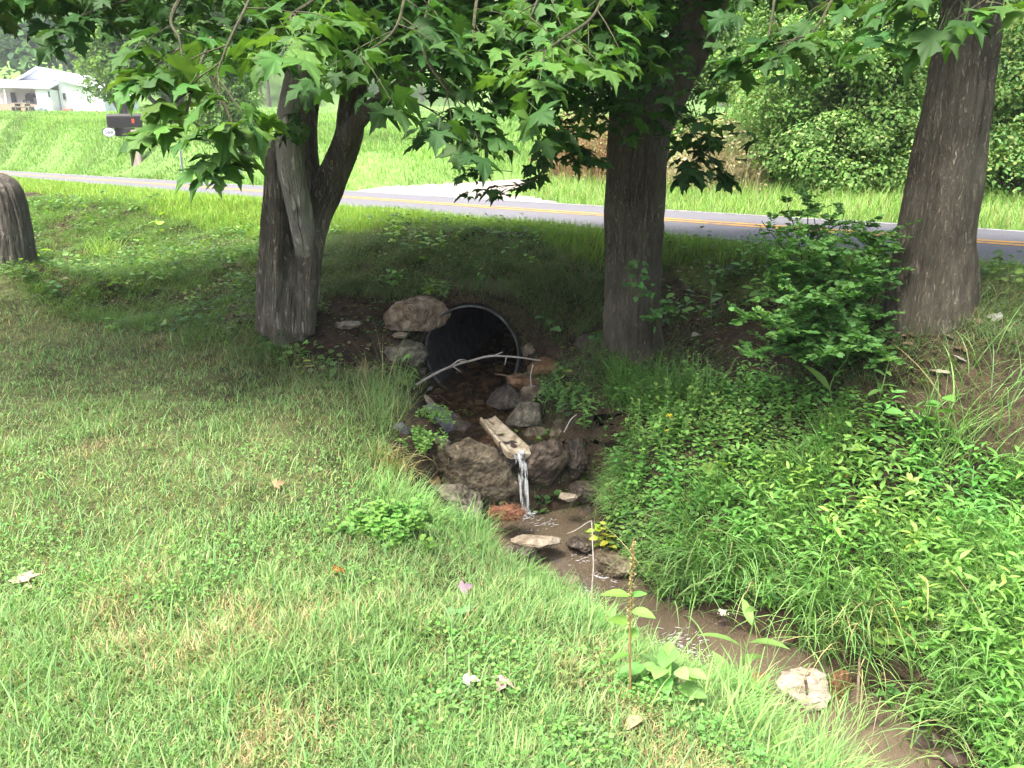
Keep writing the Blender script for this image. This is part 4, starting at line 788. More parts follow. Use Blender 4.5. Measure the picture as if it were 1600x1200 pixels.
# ------------------------------------------------------------------ individual plants
def rootmat(mb, g, r):     # the roots that join a plant's stems, just under the soil
    a = np.linspace(0, 2 * np.pi, 12, endpoint=False); x = np.concatenate([g[0] + r * q * np.cos(a) for q in (.05, .35, .7, 1)]); y = np.concatenate([g[1] + r * q * np.sin(a) for q in (.05, .35, .7, 1)])
    z = H(x, y) - .014; bad = np.abs(z - g[2]) > .09; x[bad] = g[0]; y[bad] = g[1]; z[bad] = g[2] - .014
    k = np.arange(12); mb.add(np.c_[x, y, z], np.concatenate([np.stack([j * 12 + k, j * 12 + (k + 1) % 12, (j + 1) * 12 + (k + 1) % 12, (j + 1) * 12 + k], 1) for j in range(3)]), (.05, .04, .03))
def tuft(px, py, n, h, label, cols=None, az=None, spread=.05, w=.005, end=2.2, name='grass_tuft', cat='grass tuft', azs=.8):
    g = G(px, py); mb = MB(); q = g[:2] + R.normal(0, spread, (n, 2)); a = R.uniform(0, 6.28, n) if az is None else R.normal(az, azs, n)
    blades(mb, np.c_[q, H(q[:, 0], q[:, 1]) - .01], a, R.uniform(.05, .6, n), R.uniform(.8, end, n), R.uniform(.55, 1.1, n) * h, w * R.uniform(.7, 1.3, n), mixc(n, cols or [(.19, .36, .11), (.25, .44, .14), (.16, .31, .09), (.4, .36, .2)], [3, 3, 2, .3]), 6)
    rootmat(mb, g, spread * 2.8)
    o = mb.build(name, M_GRASS); return tag(o, label, cat, 'long grass tufts by the stream')
SW = -2.1
tuft(1085, 885, 230, .5, 'strappy grass tuft hanging over the stream bank behind the tall dock stalk', None, SW, .09, .009, 2.8)
tuft(1165, 895, 190, .46, 'strappy grass tuft just right of the one behind the dock stalk', None, SW + .2, .08, .009, 2.8)
tuft(1285, 955, 260, .55, 'big drooping grass tuft above the wet orange stone', None, SW, .09, .0075, 2.9)
tuft(1350, 1000, 200, .5, 'drooping grass tuft right of the big one above the orange stone', [(.16, .31, .09), (.2, .36, .11), (.36, .34, .16)], SW + .3, .09, .007, 2.8)
tuft(1475, 690, 150, .42, 'tall arching grass tuft below the right tree', None, None, .09, .006, 1.9)
tuft(1550, 720, 170, .45, 'pale arching grass tuft at right edge below the right tree', [(.2, .36, .12), (.25, .42, .16), (.16, .3, .09)], None, .1, .006, 2.2)
tuft(1490, 1100, 220, .48, 'long grass tuft hanging at the lower right picture corner', None, SW, .12, .008, 2.6)
tuft(1585, 960, 140, .4, 'long grass tuft at the right picture edge above the lower corner one', None, SW, .12, .007, 2.4)
tuft(940, 690, 120, .2, 'fine grass tuft right of the narrow dark stone', [(.12, .22, .07), (.16, .27, .09), (.25, .24, .13)], SW - .3, .07, .0035, 2.8)
tuft(880, 862, 130, .22, 'bluish green tuft drooping under the thin pointed slab', [(.09, .2, .08), (.12, .25, .1)], -.6, .04, .0035, 2.8)
tuft(612, 735, 150, .28, 'straw yellow tuft on the left bank above the clover patch', [(.38, .34, .15), (.45, .4, .2), (.24, .34, .1), (.3, .36, .12)], -.7, .06, .005, 2.5)
tuft(705, 735, 80, .26, 'green and yellow tuft lying over the biggest boulder', [(.2, .33, .1), (.3, .34, .14)], -.5, .025, .003, 2.6)
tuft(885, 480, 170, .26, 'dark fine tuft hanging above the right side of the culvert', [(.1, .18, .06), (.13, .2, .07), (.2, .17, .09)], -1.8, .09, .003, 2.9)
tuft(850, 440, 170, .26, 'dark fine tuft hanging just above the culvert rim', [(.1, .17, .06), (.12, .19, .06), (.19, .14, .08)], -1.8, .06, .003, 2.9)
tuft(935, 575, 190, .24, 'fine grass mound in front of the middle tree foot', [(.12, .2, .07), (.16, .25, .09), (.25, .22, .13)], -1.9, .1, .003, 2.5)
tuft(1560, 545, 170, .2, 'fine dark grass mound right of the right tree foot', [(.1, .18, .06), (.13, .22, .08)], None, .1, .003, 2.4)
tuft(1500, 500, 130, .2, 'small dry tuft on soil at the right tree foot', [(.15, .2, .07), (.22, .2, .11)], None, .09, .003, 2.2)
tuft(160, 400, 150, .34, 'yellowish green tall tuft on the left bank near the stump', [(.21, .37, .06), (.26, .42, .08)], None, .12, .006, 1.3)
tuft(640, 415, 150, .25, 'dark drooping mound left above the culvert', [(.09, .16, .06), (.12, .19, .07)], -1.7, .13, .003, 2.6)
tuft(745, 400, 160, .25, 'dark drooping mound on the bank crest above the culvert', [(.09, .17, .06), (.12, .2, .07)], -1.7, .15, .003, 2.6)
tuft(630, 600, 90, .28, 'light green tuft at the lip left of the culvert mouth', [(.2, .34, .12), (.26, .4, .16)], -.9, .05, .005, 2.0)
tuft(1290, 1170, 70, .3, 'coarse broad grass blades rising at bottom edge right of the pale lump', [(.22, .4, .12), (.27, .44, .14)], .8, .1, .008, 1.3)
tuft(1180, 1150, 70, .26, 'coarse bright grass blades at bottom edge left of the pale lump', [(.2, .38, .11), (.25, .42, .13)], .6, .1, .006, 1.4)
def stalk(base, top, mbS, r=.004, bend=.03):
    p = curve([base, (base + top) / 2 + R.normal(0, bend, 3) * [1, 1, 0], top], 12); V, F = tube(p, np.linspace(r, r * .6, 12), 6); mbS.add(V, F, STEMC); return p
STEMC = np.array([.14, .25, .07])
def plant(px, py, h, nl, T, s, label, cat='plant', name='weed_plant', cols=None, stems=1, rad_=.03, up_=(-.1, .6), taper=.5, topburst=0, kinds='weeds along the stream', dY=0.):
    g = G(px, py); root = empty(name, g, label, cat, kinds); S, L = MB(), MB(); cc = cols or GR
    for k_ in range(stems):
        b = g + [R.normal(0, rad_), R.normal(0, rad_), -.01] if stems > 1 else g - [0, 0, .01]
        t = b + [R.normal(0, .12) * h, R.normal(0, .1) * h, h * (R.uniform(.7, 1.05) if stems > 1 else 1)]; p = stalk(b, t, S)
        f = np.linspace(.12, 1, nl); j = np.minimum((f * 11).astype(int), 11); a = R.uniform(0, 6.28) + np.arange(nl) * 2.4
        d = np.stack([np.cos(a), np.sin(a), R.uniform(*up_, nl)], 1); c0 = mixc(1, cc)[0]
        place(L, T, p[j], d, upn(nl, .25), s * R.uniform(.75, 1.15, nl) * (1 - taper * np.abs(f - .45)), c0 * R.uniform(.88, 1.12, (nl, 1)))
        if topburst:
            a = R.uniform(0, 6.28, topburst); place(L, T, np.repeat(p[-1:], topburst, 0), np.stack([np.cos(a), np.sin(a), R.uniform(.2, 1.2, topburst)], 1), upn(topburst, .2), s * .7, c0 * 1.1)
    if stems > 1: rootmat(S, g, rad_ * 2.8)
    S.build('stem', M_STEM, root, True); L.build('foliage', M_LEAF, root); return root
BRI = [(.2, .38, .08), (.17, .34, .07)]
plant(1150, 1075, .36, 7, T_LANCE, .2, 'young weed with long lance leaves rising in front of the stream', cols=[(.16, .32, .08)], up_=(-.2, .7))
plant(640, 602, .26, 7, T_LANCE, .17, 'lance leaved weed standing left of the culvert mouth', cols=BRI, up_=(-.3, .5))
plant(604, 830, .12, 12, T_ROUND, .035, 'patch of bright clover like leaves on the left bank', 'clover', 'clover_patch', [(.14, .32, .065), (.18, .37, .08)], 70, .095)
plant(705, 830, .11, 9, T_OVATE, .04, 'small bluish green leafy patch below the greyish boulder', 'weed', cols=[(.13, .3, .09), (.17, .34, .1)], stems=22, rad_=.08)
plant(655, 695, .12, 10, T_ROUND, .032, 'creeping small leaved vine over the upright dark slab', 'vine', 'creeping_vine', [(.16, .34, .07), (.2, .38, .09)], 34, .07)
plant(675, 655, .1, 9, T_ROUND, .028, 'creeping small leaved vine beside the bluish slab', 'vine', 'creeping_vine', [(.15, .32, .07), (.19, .36, .08)], 20, .06)
plant(1085, 640, .38, 16, T_ROUND, .034, 'bushy round leaved weed clump in front of the middle tree', 'weed', cols=[(.14, .3, .06), (.17, .34, .07)], stems=26, rad_=.13)
plant(1040, 690, .3, 15, T_OVATE, .045, 'leafy weed clump right of the narrow stones', 'weed', cols=[(.13, .28, .06), (.16, .32, .07)], stems=16, rad_=.1)
plant(1050, 735, .28, 13, T_LANCE, .085, 'weed with a starry leaf top above the strappy grass', cols=GR, topburst=8)
plant(1052, 712, .3, 4, T_LANCE, .04, 'thin goldenrod weed with a yellow tip amid the right bank', cols=[(.45, .42, .03), (.3, .4, .05)], topburst=12)
plant(952, 850, .2, 9, T_OVATE, .065, 'yellowish leaved plant at the right bank foot', cols=[(.28, .42, .05), (.4, .44, .05), (.2, .36, .06)], stems=4, rad_=.03)
plant(1120, 760, .16, 3, T_OVATE, .15, 'weed with one big pale heart leaf in the middle of the right bank', cols=BRI, up_=(.2, .9))
plant(1352, 735, .14, 3, T_OVATE, .15, 'weed with a broad bright leaf near the right bank centre', cols=[(.24, .43, .09)], up_=(.1, .6))
plant(1365, 690, .2, 5, T_OVATE, .16, 'dock plant with broad leaves below the shrub', cols=[(.14, .29, .07)], up_=(-.1, .7))
plant(1305, 640, .34, 4, T_LANCE, .2, 'plant with one tall upright leaf under the shrub', cols=BRI, up_=(.6, 2.))
plant(1440, 690, .24, 5, T_OVATE, .14, 'broad leaved dock beside the tall arching tuft', cols=[(.15, .31, .08)], up_=(0, .8))
plant(1455, 665, .2, 5, T_OVATE, .13, 'dock plant with rounded leaves under the right tree', cols=[(.13, .28, .07)], up_=(-.1, .7))
plant(1370, 640, .3, 8, T_LANCE, .12, 'spiky leaved weed between shrub and right tree', cols=GR, topburst=5)
plant(1410, 820, .26, 13, T_LANCE, .09, 'weed with a starry leaf top in the lower right bank', cols=BRI, topburst=8)
plant(1240, 790, .24, 12, T_LANCE, .08, 'weed with a yellowish starry top left of the broad bright leaf', cols=[(.2, .36, .07), (.26, .4, .08)], topburst=8)
plant(745, 455, .26, 13, T_LANCE, .08, 'light green spiky weed on the bank crest above the culvert', cols=BRI)
plant(612, 450, .2, 8, T_OVATE, .11, 'young leafy weed on the bank left of the spiky one', cols=BRI, stems=3, rad_=.08)
plant(665, 455, .12, 8, T_MAPLO, .06, 'maple seedling above the leaning brown slab', 'seedling', 'maple_seedling', [(.26, .42, .08)], 5, .08)
plant(695, 460, .14, 9, T_OVATE, .05, 'small leafy weed right of the maple seedling', cols=[(.17, .31, .07)], stems=8, rad_=.1)
plant(610, 375, .24, 8, T_OVATE, .12, 'yellow green broad leaved weed at the verge beside the left tree', cols=[(.26, .42, .06)], stems=5, rad_=.14)
plant(670, 390, .22, 8, T_OVATE, .1, 'yellow green weed on the verge right of the broad leaved one', cols=[(.24, .4, .06)], stems=4, rad_=.12)
plant(62, 410, .3, 5, T_OVATE, .2, 'big leaved yellowish weed right of the stump', cols=[(.28, .45, .07)], up_=(0, .8))
plant(255, 370, .3, 5, T_OVATE, .18, 'yellowish broad leaved dock on the left bank', cols=[(.27, .43, .07)], up_=(0, .8))
plant(510, 490, .24, 10, T_OVATE, .04, 'small weed at the right foot of the left tree', cols=[(.16, .31, .06)], stems=5, rad_=.05)
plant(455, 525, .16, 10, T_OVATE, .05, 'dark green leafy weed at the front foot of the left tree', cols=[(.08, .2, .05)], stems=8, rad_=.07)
plant(860, 530, .18, 5, T_OVATE, .17, 'broad leaved weed with folded leaves right of the culvert', cols=[(.13, .28, .09)], up_=(-.4, .5))
plant(890, 622, .13, 10, T_ROUND, .035, 'low cress like plant over the right edge stones', 'weed', cols=[(.1, .24, .06), (.13, .28, .07)], stems=34, rad_=.1)
plant(925, 665, .26, 12, T_LANCE, .09, 'drooping lance leaved weed at the top of the right bank edge', cols=[(.16, .32, .08)], stems=5, rad_=.07)
plant(985, 640, .22, 11, T_OVATE, .06, 'mixed leafy weed behind the drooping one', cols=[(.13, .28, .06)], stems=9, rad_=.1)
plant(727, 650, .07, 5, T_OVATE, .04, 'tiny green sprout on a stone in the upper pool', 'sprout', cols=BRI, stems=3, rad_=.02)
plant(850, 835, .1, 6, T_LANCE, .1, 'small green plant in front of the thin pointed slab', cols=BRI, stems=3, rad_=.03)
plant(1395, 1010, .12, 6, T_ROUND, .06, 'round leaved weed hanging by the dark wet stone', cols=BRI, stems=7, rad_=.06)
plant(1440, 1120, .14, 8, T_OVATE, .06, 'leafy weed at the lower right water edge', cols=GR, stems=9, rad_=.08)
plant(700, 975, .05, 6, T_ROUND, .05, 'flat plantain rosette in the lawn', cols=[(.16, .34, .13)], stems=3, rad_=.05)
plant(1200, 500, .34, 8, T_OVATE, .12, 'arching broad leaved weed behind the shrub', cols=[(.15, .3, .06), (.24, .38, .07)], stems=6, rad_=.14)
plant(1190, 420, .34, 8, T_OVATE, .09, 'viny bright green weed at the verge left of the shrub', cols=[(.15, .31, .06)], stems=12, rad_=.2)
# dock: seed stalk and basal leaves
g = G(985, 1090); root = empty('dock_plant', g, 'tall reddish dock stalk with seed head in front of the stream', 'dock'); top = P(990, 845, g[1] + .12); S = MB(); STEMC = np.array([.24, .14, .07]); p = stalk(g, top, S, .004, .012); S.build('stem', M_STEM, root, True)
L = MB(); n = 420; j = R.integers(6, 12, n); f = R.random((n, 1)); pp = p[np.minimum(j, 11)] * f + p[np.maximum(j - 1, 0)] * (1 - f) + R.normal(0, .005, (n, 3)); place(L, T_ROUND, pp, rdir(n, -1, .6), upn(n, .8), R.uniform(.004, .008, n), mixc(n, [(.3, .27, .12), (.24, .3, .11), (.26, .18, .09)])); L.build('seed_head', M_LEAF, root)
L = MB(); a = np.array([2.9, .3, 2.4, -.4, 3.4, 1.2]); place(L, T_OVATE, p[[7, 7, 5, 6, 3, 4]], np.stack([np.cos(a), np.sin(a), [.1, .2, 0, .1, 0, .2]], 1), upn(6, .2), [.1, .06, .09, .085, .07, .07], mixc(6, BRI)); L.build('foliage', M_LEAF, root)
STEMC = np.array([.14, .25, .07])
g = G(1040, 1080); root = empty('dock_plant', g, 'low dock rosette with broad pale leaves right of the reddish dock stalk', 'dock'); L = MB(); n = 13; a = R.uniform(0, 6.28, n)
place(L, T_OVATE, g + np.c_[R.normal(0, .04, n), R.normal(0, .04, n), R.uniform(.04, .12, n)], np.stack([np.cos(a), np.sin(a), R.uniform(-.1, .6, n)], 1), upn(n, .25), R.uniform(.06, .125, n), mixc(n, [(.16, .33, .09), (.23, .42, .12)])); L.build('foliage', M_LEAF, root)
# poison-ivy like sapling leaves on the middle trunk
root = empty('vine', P(1000, 540, 5.75), 'green vine with toothed leaves climbing the right side of the middle trunk', 'vine'); S, L = MB(), MB()
p = curve([P(1035, 530, 5.75), P(1020, 480, 5.7), P(995, 440, 5.72), P(985, 415, 5.75)], 12); V, F = tube(p, .004, 5); S.add(V, F, (.12, .12, .05)); n = 34; i = R.integers(2, 12, n)
place(L, T_MAPLO, p[i] + R.normal(0, [.05, .03, .04], (n, 3)) + [0, -.05, 0], rdir(n, -.7, .1), upn(n, .4) + [0, -.6, 0], R.uniform(.04, .075, n), mixc(n, [(.12, .28, .08), (.09, .22, .06)]))
c0 = P(1050, 475, 5.6); n = 46; place(L, T_OVATE, c0 + R.normal(0, [.16, .08, .08], (n, 3)), rdir(n, -.4, .3), upn(n, .3), R.uniform(.05, .09, n), mixc(n, [(.1, .23, .06), (.13, .28, .07)])); S.build('stem', M_STEM, root); L.build('foliage', M_LEAF, root)
# white flower head over the water
g = P(1130, 957, 3.5); root = empty('wildflower', g - [0, 0, .3], 'white umbel flower head leaning over the stream', 'flower'); S, L = MB(), MB(); V, F = tube(curve([g + [.12, .1, -.2], g + [.04, .04, -.06], g], 8), .002, 5); S.add(V, F, STEMC); n = 70; place(L, T_ROUND, g + np.clip(R.normal(0, [.014, .014, .004], (n, 3)), -.03, .03), rdir(n), upn(n, .4), .008, (.75, .74, .68)); S.build('stem', M_STEM, root); L.build('flower_head', M_LEAF, root)
# ------------------------------------------------------------------ the leafy shrub before the right tree
g = G(1275, 590); root = empty('shrub', g, 'dark green small leaved shrub in front of the right tree', 'shrub'); S, L = MB(), MB()
tips = [(1190, 345, 4.7), (1230, 318, 4.9), (1262, 300, 4.8), (1300, 340, 4.7), (1350, 355, 4.8), (1378, 372, 4.7), (1330, 420, 4.4), (1370, 440, 4.6), (1370, 500, 4.5), (1190, 440, 4.6), (1160, 500, 4.4), (1210, 400, 4.5), (1260, 380, 4.3), (1300, 470, 4.2), (1220, 520, 4.15), (1280, 560, 4.1), (1340, 530, 4.2), (1170, 560, 4.3), (1240, 460, 4.2), (1380, 560, 4.4), (1320, 330, 4.9), (1270, 330, 4.7), (1290, 380, 4.5)]
for tp in tips:
    t = P(*tp); b = g + [R.normal(0, .1), R.normal(0, .08), 0]; p = curve([b, b * .45 + t * .55 + [R.normal(0, .06), R.normal(0, .06), .12], t], 24); V, F = tube(p, np.linspace(.009, .002, 24), 5); S.add(V, F)
    for k_ in range(36 if tp[1] > 350 else 18):
        j = int(R.integers(4, 24)); d = unit(rdir(1, .0, 1.3)[0] + [0, -.2, 0]); l = R.uniform(.07, .24); m = 9; q = p[j] + np.linspace(.1, 1, m)[:, None] * l * d - np.outer(np.linspace(0, 1, m) ** 2, [0, 0, l * .2]); sd = unit(np.cross(d, [0, 0, 1]))
        for sg in (-1, 1): place(L, T_OVAL, q, unit(sg * sd + d * .6 + R.normal(0, .2, (m, 3))), upn(m, .6), R.uniform(.026, .048, m), mixc(m, [(.1, .235, .06), (.135, .285, .072), (.08, .195, .052)]))
    V, F = tube(p[:3], .004, 4); S.add(V, F)
S.build('stems', M_TWIG, root); L.build('foliage', M_LEAF, root)
# ------------------------------------------------------------------ fallen leaves lying about
def fleaf(px, py, s, col, label, T=T_MAPLO, curl=.3):
    g = G(px, py); mb = MB(); place(mb, T, [g * 0], rdir(1, -.05, .2), upn(1, curl) + [0, -.25, 0], s, mixc(1, [tuple(.72 * v for v in col)], None, .03)); o = mb.build('fallen_leaf', M_DRY); o.location = [float(v) for v in g + [0, -.01, .035]]; return tag(o, label, 'leaf', 'fallen leaves')
fleaf(38, 918, .085, (.55, .42, .33), 'large pale tan dead leaf on the lawn at the left edge')
fleaf(725, 1072, .05, (.5, .46, .44), 'greyish white curled dead leaf in the lawn, left one of two close together')
fleaf(790, 1070, .055, (.52, .4, .31), 'pale tan curled dead leaf in the lawn, right one of two close together')
fleaf(535, 897, .05, (.33, .13, .03), 'orange brown curled dead leaf in the middle of the lawn')
fleaf(720, 930, .05, (.3, .24, .24), 'dull purplish grey dead leaf in the lawn near the stream lip')
fleaf(1000, 1130, .08, (.5, .38, .22), 'long tan dead leaf under the low dock rosette', T_OVATE)
fleaf(1515, 985, .07, (.6, .52, .46), 'whitish dead leaf on the right bank weeds')
fleaf(1470, 993, .06, (.32, .28, .27), 'grey dead leaf left of the whitish one on the right bank')
fleaf(1425, 1004, .06, (.36, .2, .12), 'reddish brown dead leaf above the dark wet stone')
fleaf(1318, 748, .055, (.4, .19, .08), 'orange dead leaf among weeds near the broad bright leaf')
fleaf(1257, 848, .05, (.45, .22, .1), 'orange dead leaf among weeds above the big drooping tuft')
fleaf(1370, 808, .05, (.3, .1, .04), 'rust red dead leaf beside the starry weed')
fleaf(486, 578, .075, (.5, .5, .2), 'pale yellow leaf on shaded grass in front of the left tree')
fleaf(240, 512, .09, (.4, .46, .36), 'pale green upturned leaf left of the left tree', T_OVATE)
fleaf(355, 520, .09, (.36, .42, .34), 'pale grey green leaf near the left tree foot', T_OVATE)
fleaf(120, 500, .07, (.4, .46, .32), 'small pale leaf on shaded grass far left', T_OVATE)
fleaf(745, 765, .07, (.6, .62, .55), 'white leaf scrap on the face of the biggest boulder')
fleaf(727, 702, .035, (.55, .5, .2), 'small yellow leaf on top of the biggest boulder', T_ROUND)
fleaf(675, 612, .08, (.34, .4, .37), 'pale withered leaf by the squarish tan block')
fleaf(890, 628, .05, (.35, .14, .07), 'reddish withered leaf above the flat dark stone', T_OVAL)
fleaf(1470, 590, .09, (.42, .38, .3), 'pale dead leaf on soil below the right tree')
fleaf(1560, 505, .08, (.45, .43, .38), 'whitish dead leaf on soil right of the right tree')
fleaf(1500, 570, .07, (.4, .36, .29), 'tan dead leaf beside the dark grass mound')
fleaf(430, 765, .05, (.42, .3, .18), 'tan dead leaf on the thin straw patch of lawn')
fleaf(228, 705, .06, (.25, .14, .07), 'dark brown dead leaf in the left lawn')
fleaf(1090, 527, .09, (.42, .42, .3), 'pale leaf lying right of the middle tree foot', T_OVATE)
# ------------------------------------------------------------------ across the road
def mass(mb, c, rx, ry, rz, ncl, nleaf, s, T, cols, clr=.45, wts=None, low=.0):
    """foliage as many leaf clumps spread over and through an uneven ellipsoid; leaves face outward and up"""
    u = unit(R.normal(size=(ncl, 3))); u[:, 2] = np.where(u[:, 2] < -.55, -u[:, 2], u[:, 2]); rr = R.uniform(.55, 1.08, (ncl, 1)) * (1 + .25 * fbm(u + c[:2].sum(), 1.7, 2, 3)[:, None])
    cc = c + u * rr * [rx, ry, rz]; per = max(1, nleaf // ncl); tone = R.uniform(.7, 1.3, ncl)
    i = np.repeat(np.arange(ncl), per); off = unit(R.normal(size=(len(i), 3))) * R.uniform(.2, 1, (len(i), 1)) ** .6 * clr * R.uniform(.45, 1.25, ncl)[i][:, None] * [1, 1, .7]
    pos = cc[i] + off; n = len(i); nr = unit(off / clr + [0, -.15, .9] + R.normal(0, .35, (n, 3))); d = unit(np.cross(nr, rdir(n, -.3, .3)) + [0, 0, -.25])
    k = pos[:, 2] > H(pos[:, 0], pos[:, 1]) + low; place(mb, T, pos[k], d[k], nr[k], (s * R.uniform(.65, 1.25, n))[k], (mixc(n, cols, wts, .12) * tone[i][:, None])[k])
def limbs(mb, base, c, rx, ry, rz, n, r0):
    for k_ in range(n):
        u = unit(R.normal(size=3) + [0, 0, .6]); t = c + u * np.array([rx, ry, rz]) * .85; V, F = tube(curve([base + R.normal(0, r0 * 1.2, 3) * [1, 1, 0], (base + t) / 2 + R.normal(0, .12 * rz, 3), t], 14), np.linspace(r0, r0 * .2, 14), 6); mb.add(V, F)
def bigshrub(name, label, cat, parts, base, s, T, cols, nl, stems=9, r0=.03, wts=None, group='bushes across the road', clr=.45, tname='stems', tmat=None):
    g = np.array([base[0], base[1], 0.]); g[2] = H(g[:1], g[1:2])[0]; root = empty(name, g, label, cat, group); L, S = MB(), MB()
    vol = sum(q[1] * q[3] for q in parts)
    for c, rx, ry, rz in parts:
        c = np.array(c, float); mass(L, c, rx, ry, rz, int(16 + 26 * rx * rz), int(nl * rx * rz / vol), s, T, cols, clr, wts); limbs(S, g, c, rx, ry, rz, stems, r0)
    S.build(tname, tmat or M_TWIG, root, True); L.build('foliage' if tname == 'stems' else 'crown', M_FAR, root); return root
def far_at(px, d):  # ground point on the ray's vertical plane at distance d beyond the far road edge
    r = (px - 800) / 1200 / 1.02; y = ((d + HW) + RC @ RN) / (r * RN[0] + RN[1]); x = r * y; return np.array([x, y, float(H(np.array([x]), np.array([y]))[0])])
YG = [(.105, .2, .05), (.135, .24, .06), (.08, .165, .045), (.16, .27, .075)]
b = far_at(1330, 2.9)
bigshrub('bush', 'wide sunlit honeysuckle bush across the road behind the right trunk', 'bush', [(b + [-.1, .0, .35], 1.4, .8, .55), (b + [-.1, .1, .75], 1.2, .9, .9), (b + [-.1, .2, 1.3], 1.1, .9, 1.2), (b + [-.7, .4, 1.6], 1.1, 1., 1.3), (b + [.5, .5, 2.2], 1.2, 1., 1.2), (b + [-.3, .6, 3.0], 1.3, 1., 1.1)], b, .06, T_OVAL, [(.15, .28, .08), (.19, .33, .1), (.11, .22, .065), (.26, .36, .14)], 110000, 7, .01)
b = far_at(1200, 3.4)
bigshrub('bush', 'tall pale green bush across the road left of the honeysuckle', 'bush', [(b + [.2, .1, .35], 1.3, .8, .5), (b + [.2, .2, .7], 1.2, .9, .9), (b + [.2, .3, 1.2], 1.1, .9, 1.1), (b + [.4, .5, 2.1], 1.2, 1., 1.2), (b + [.2, .8, 3.3], 1.4, 1., 1.2)], b, .07, T_LANCE, [(.16, .29, .09), (.2, .34, .11), (.12, .25, .08)], 60000, 7, .01)
b = far_at(1570, 2.6)
bigshrub('bush', 'dark leafy bush across the road right of the right trunk', 'bush', [(b + [.2, .1, .3], 1.5, .8, .5), (b + [.2, .2, .6], 1.2, .8, .8), (b + [.2, .2, 1.1], 1.1, .8, 1.1), (b + [.4, .4, 2.2], 1.2, .9, 1.2), (b + [.2, .8, 3.3], 1.3, .9, 1.1)], b, .06, T_OVATE, [(.115, .23, .075), (.15, .28, .095), (.22, .3, .1)], 55000, 7, .01)
b = far_at(1100, 5.5)
bigshrub('bush', 'rear bush rising behind the straw weeds right of the middle trunk', 'bush', [(b + [0, 0, 1.2], 1.5, 1., 1.4), (b + [.3, .3, 3.2], 1.9, 1.2, 1.6)], b, .085, T_OVAL, YG, 34000, 8, .014)
def dead(px0, px1, d0, d1, hgt, n, cols, label, name='dead_brush', m=900):
    mb = MB(); px = R.uniform(px0, px1, n); dd_ = R.uniform(d0, d1, n); c = np.array([far_at(a, b_) for a, b_ in zip(px, dd_)]); f = np.sin(np.clip((px - px0) / (px1 - px0), 0, 1) * np.pi) ** .5
    blades(mb, c, R.uniform(0, 6.28, n), np.abs(R.normal(.15, .25, n)), R.normal(.9, .6, n), hgt * f * R.uniform(.5, 1.1, n), .012, mixc(n, cols), 4)
    k = R.integers(0, n, m * 6); place(mb, T_OVAL, c[k] + np.c_[R.normal(0, .12, (len(k), 2)), R.uniform(.05, 1, len(k)) * hgt * f[k]], rdir(len(k), -.8, .5), upn(len(k), .8), R.uniform(.03, .07, len(k)), mixc(len(k), cols))
    return tag(mb.build(name, M_DRY), label, 'dry brush', 'bushes across the road')
dead(845, 985, 1.8, 4.2, 1.3, 1500, [(.26, .15, .085), (.33, .21, .12), (.2, .12, .07), (.24, .26, .1)], 'reddish brown dead brush across the road left of the middle trunk')
dead(1035, 1190, 1.7, 3.6, 1.15, 1500, [(.42, .34, .2), (.34, .27, .17), (.27, .31, .13), (.48, .4, .26)], 'pale straw coloured weeds across the road right of the middle trunk', 'dry_weeds', 500)
mb = MB(); n = 15000; c = np.array([RC + L_ * RDIR + RN * (HW + q) for L_, q in zip(R.uniform(-6, 9, n), R.uniform(.15, 1.9, n))]); c = c[~inpoly(c[:, 0], c[:, 1], drv)]; n = len(c)
blades(mb, onH(c[:, 0], c[:, 1], -.02), R.uniform(0, 6.28, n), np.abs(R.normal(.2, .25, n)), R.normal(1., .4, n), R.uniform(.1, .34, n), .008, mixc(n, [(.2, .35, .08), (.25, .4, .1), (.15, .28, .07), (.36, .35, .18)]), 3)
tag(mb.build('roadside_grass', M_GRASS), 'bright unmown grass along the far edge of the road', 'grass', kind='stuff')
# tall bush and tree at the left beyond the road
b = far_at(372, 1.6)
bigshrub('bush', 'twiggy tangled bush across the road behind the left tree', 'bush', [(b + [0, .2, 1.1], .9, .9, 1.1), (b + [-.1, .4, 2.6], 1.1, 1., 1.2)], b, .1, T_OVAL, [(.12, .22, .07), (.16, .27, .085)], 16000, 24, .02)
b = far_at(300, 7)
bigshrub('tree', 'broad light green tree beyond the mailbox', 'tree', [(b + [-1.5, 0, 2.6], 3., 2, 2.2), (b + [1.2, 0, 3.2], 3, 2, 2.6), (b + [-.5, .5, 5.8], 4, 2.4, 2.4)], b, .2, T_OVAL, YG, 44000, 9, .13, None, 'trees beyond the road', .8, 'trunk', M_BARK_R)
b = far_at(215, 9)
bigshrub('tree', 'yellow green tree between the house and the mailbox', 'tree', [(b + [0, 0, 3.6], 2.2, 2, 2.6), (b + [.4, 0, 6.2], 2.6, 2, 2.2)], b, .22, T_OVAL, [(.13, .22, .05), (.16, .26, .06), (.1, .18, .045)], 22000, 8, .12, None, 'trees beyond the road', .8, 'trunk', M_BARK_R)
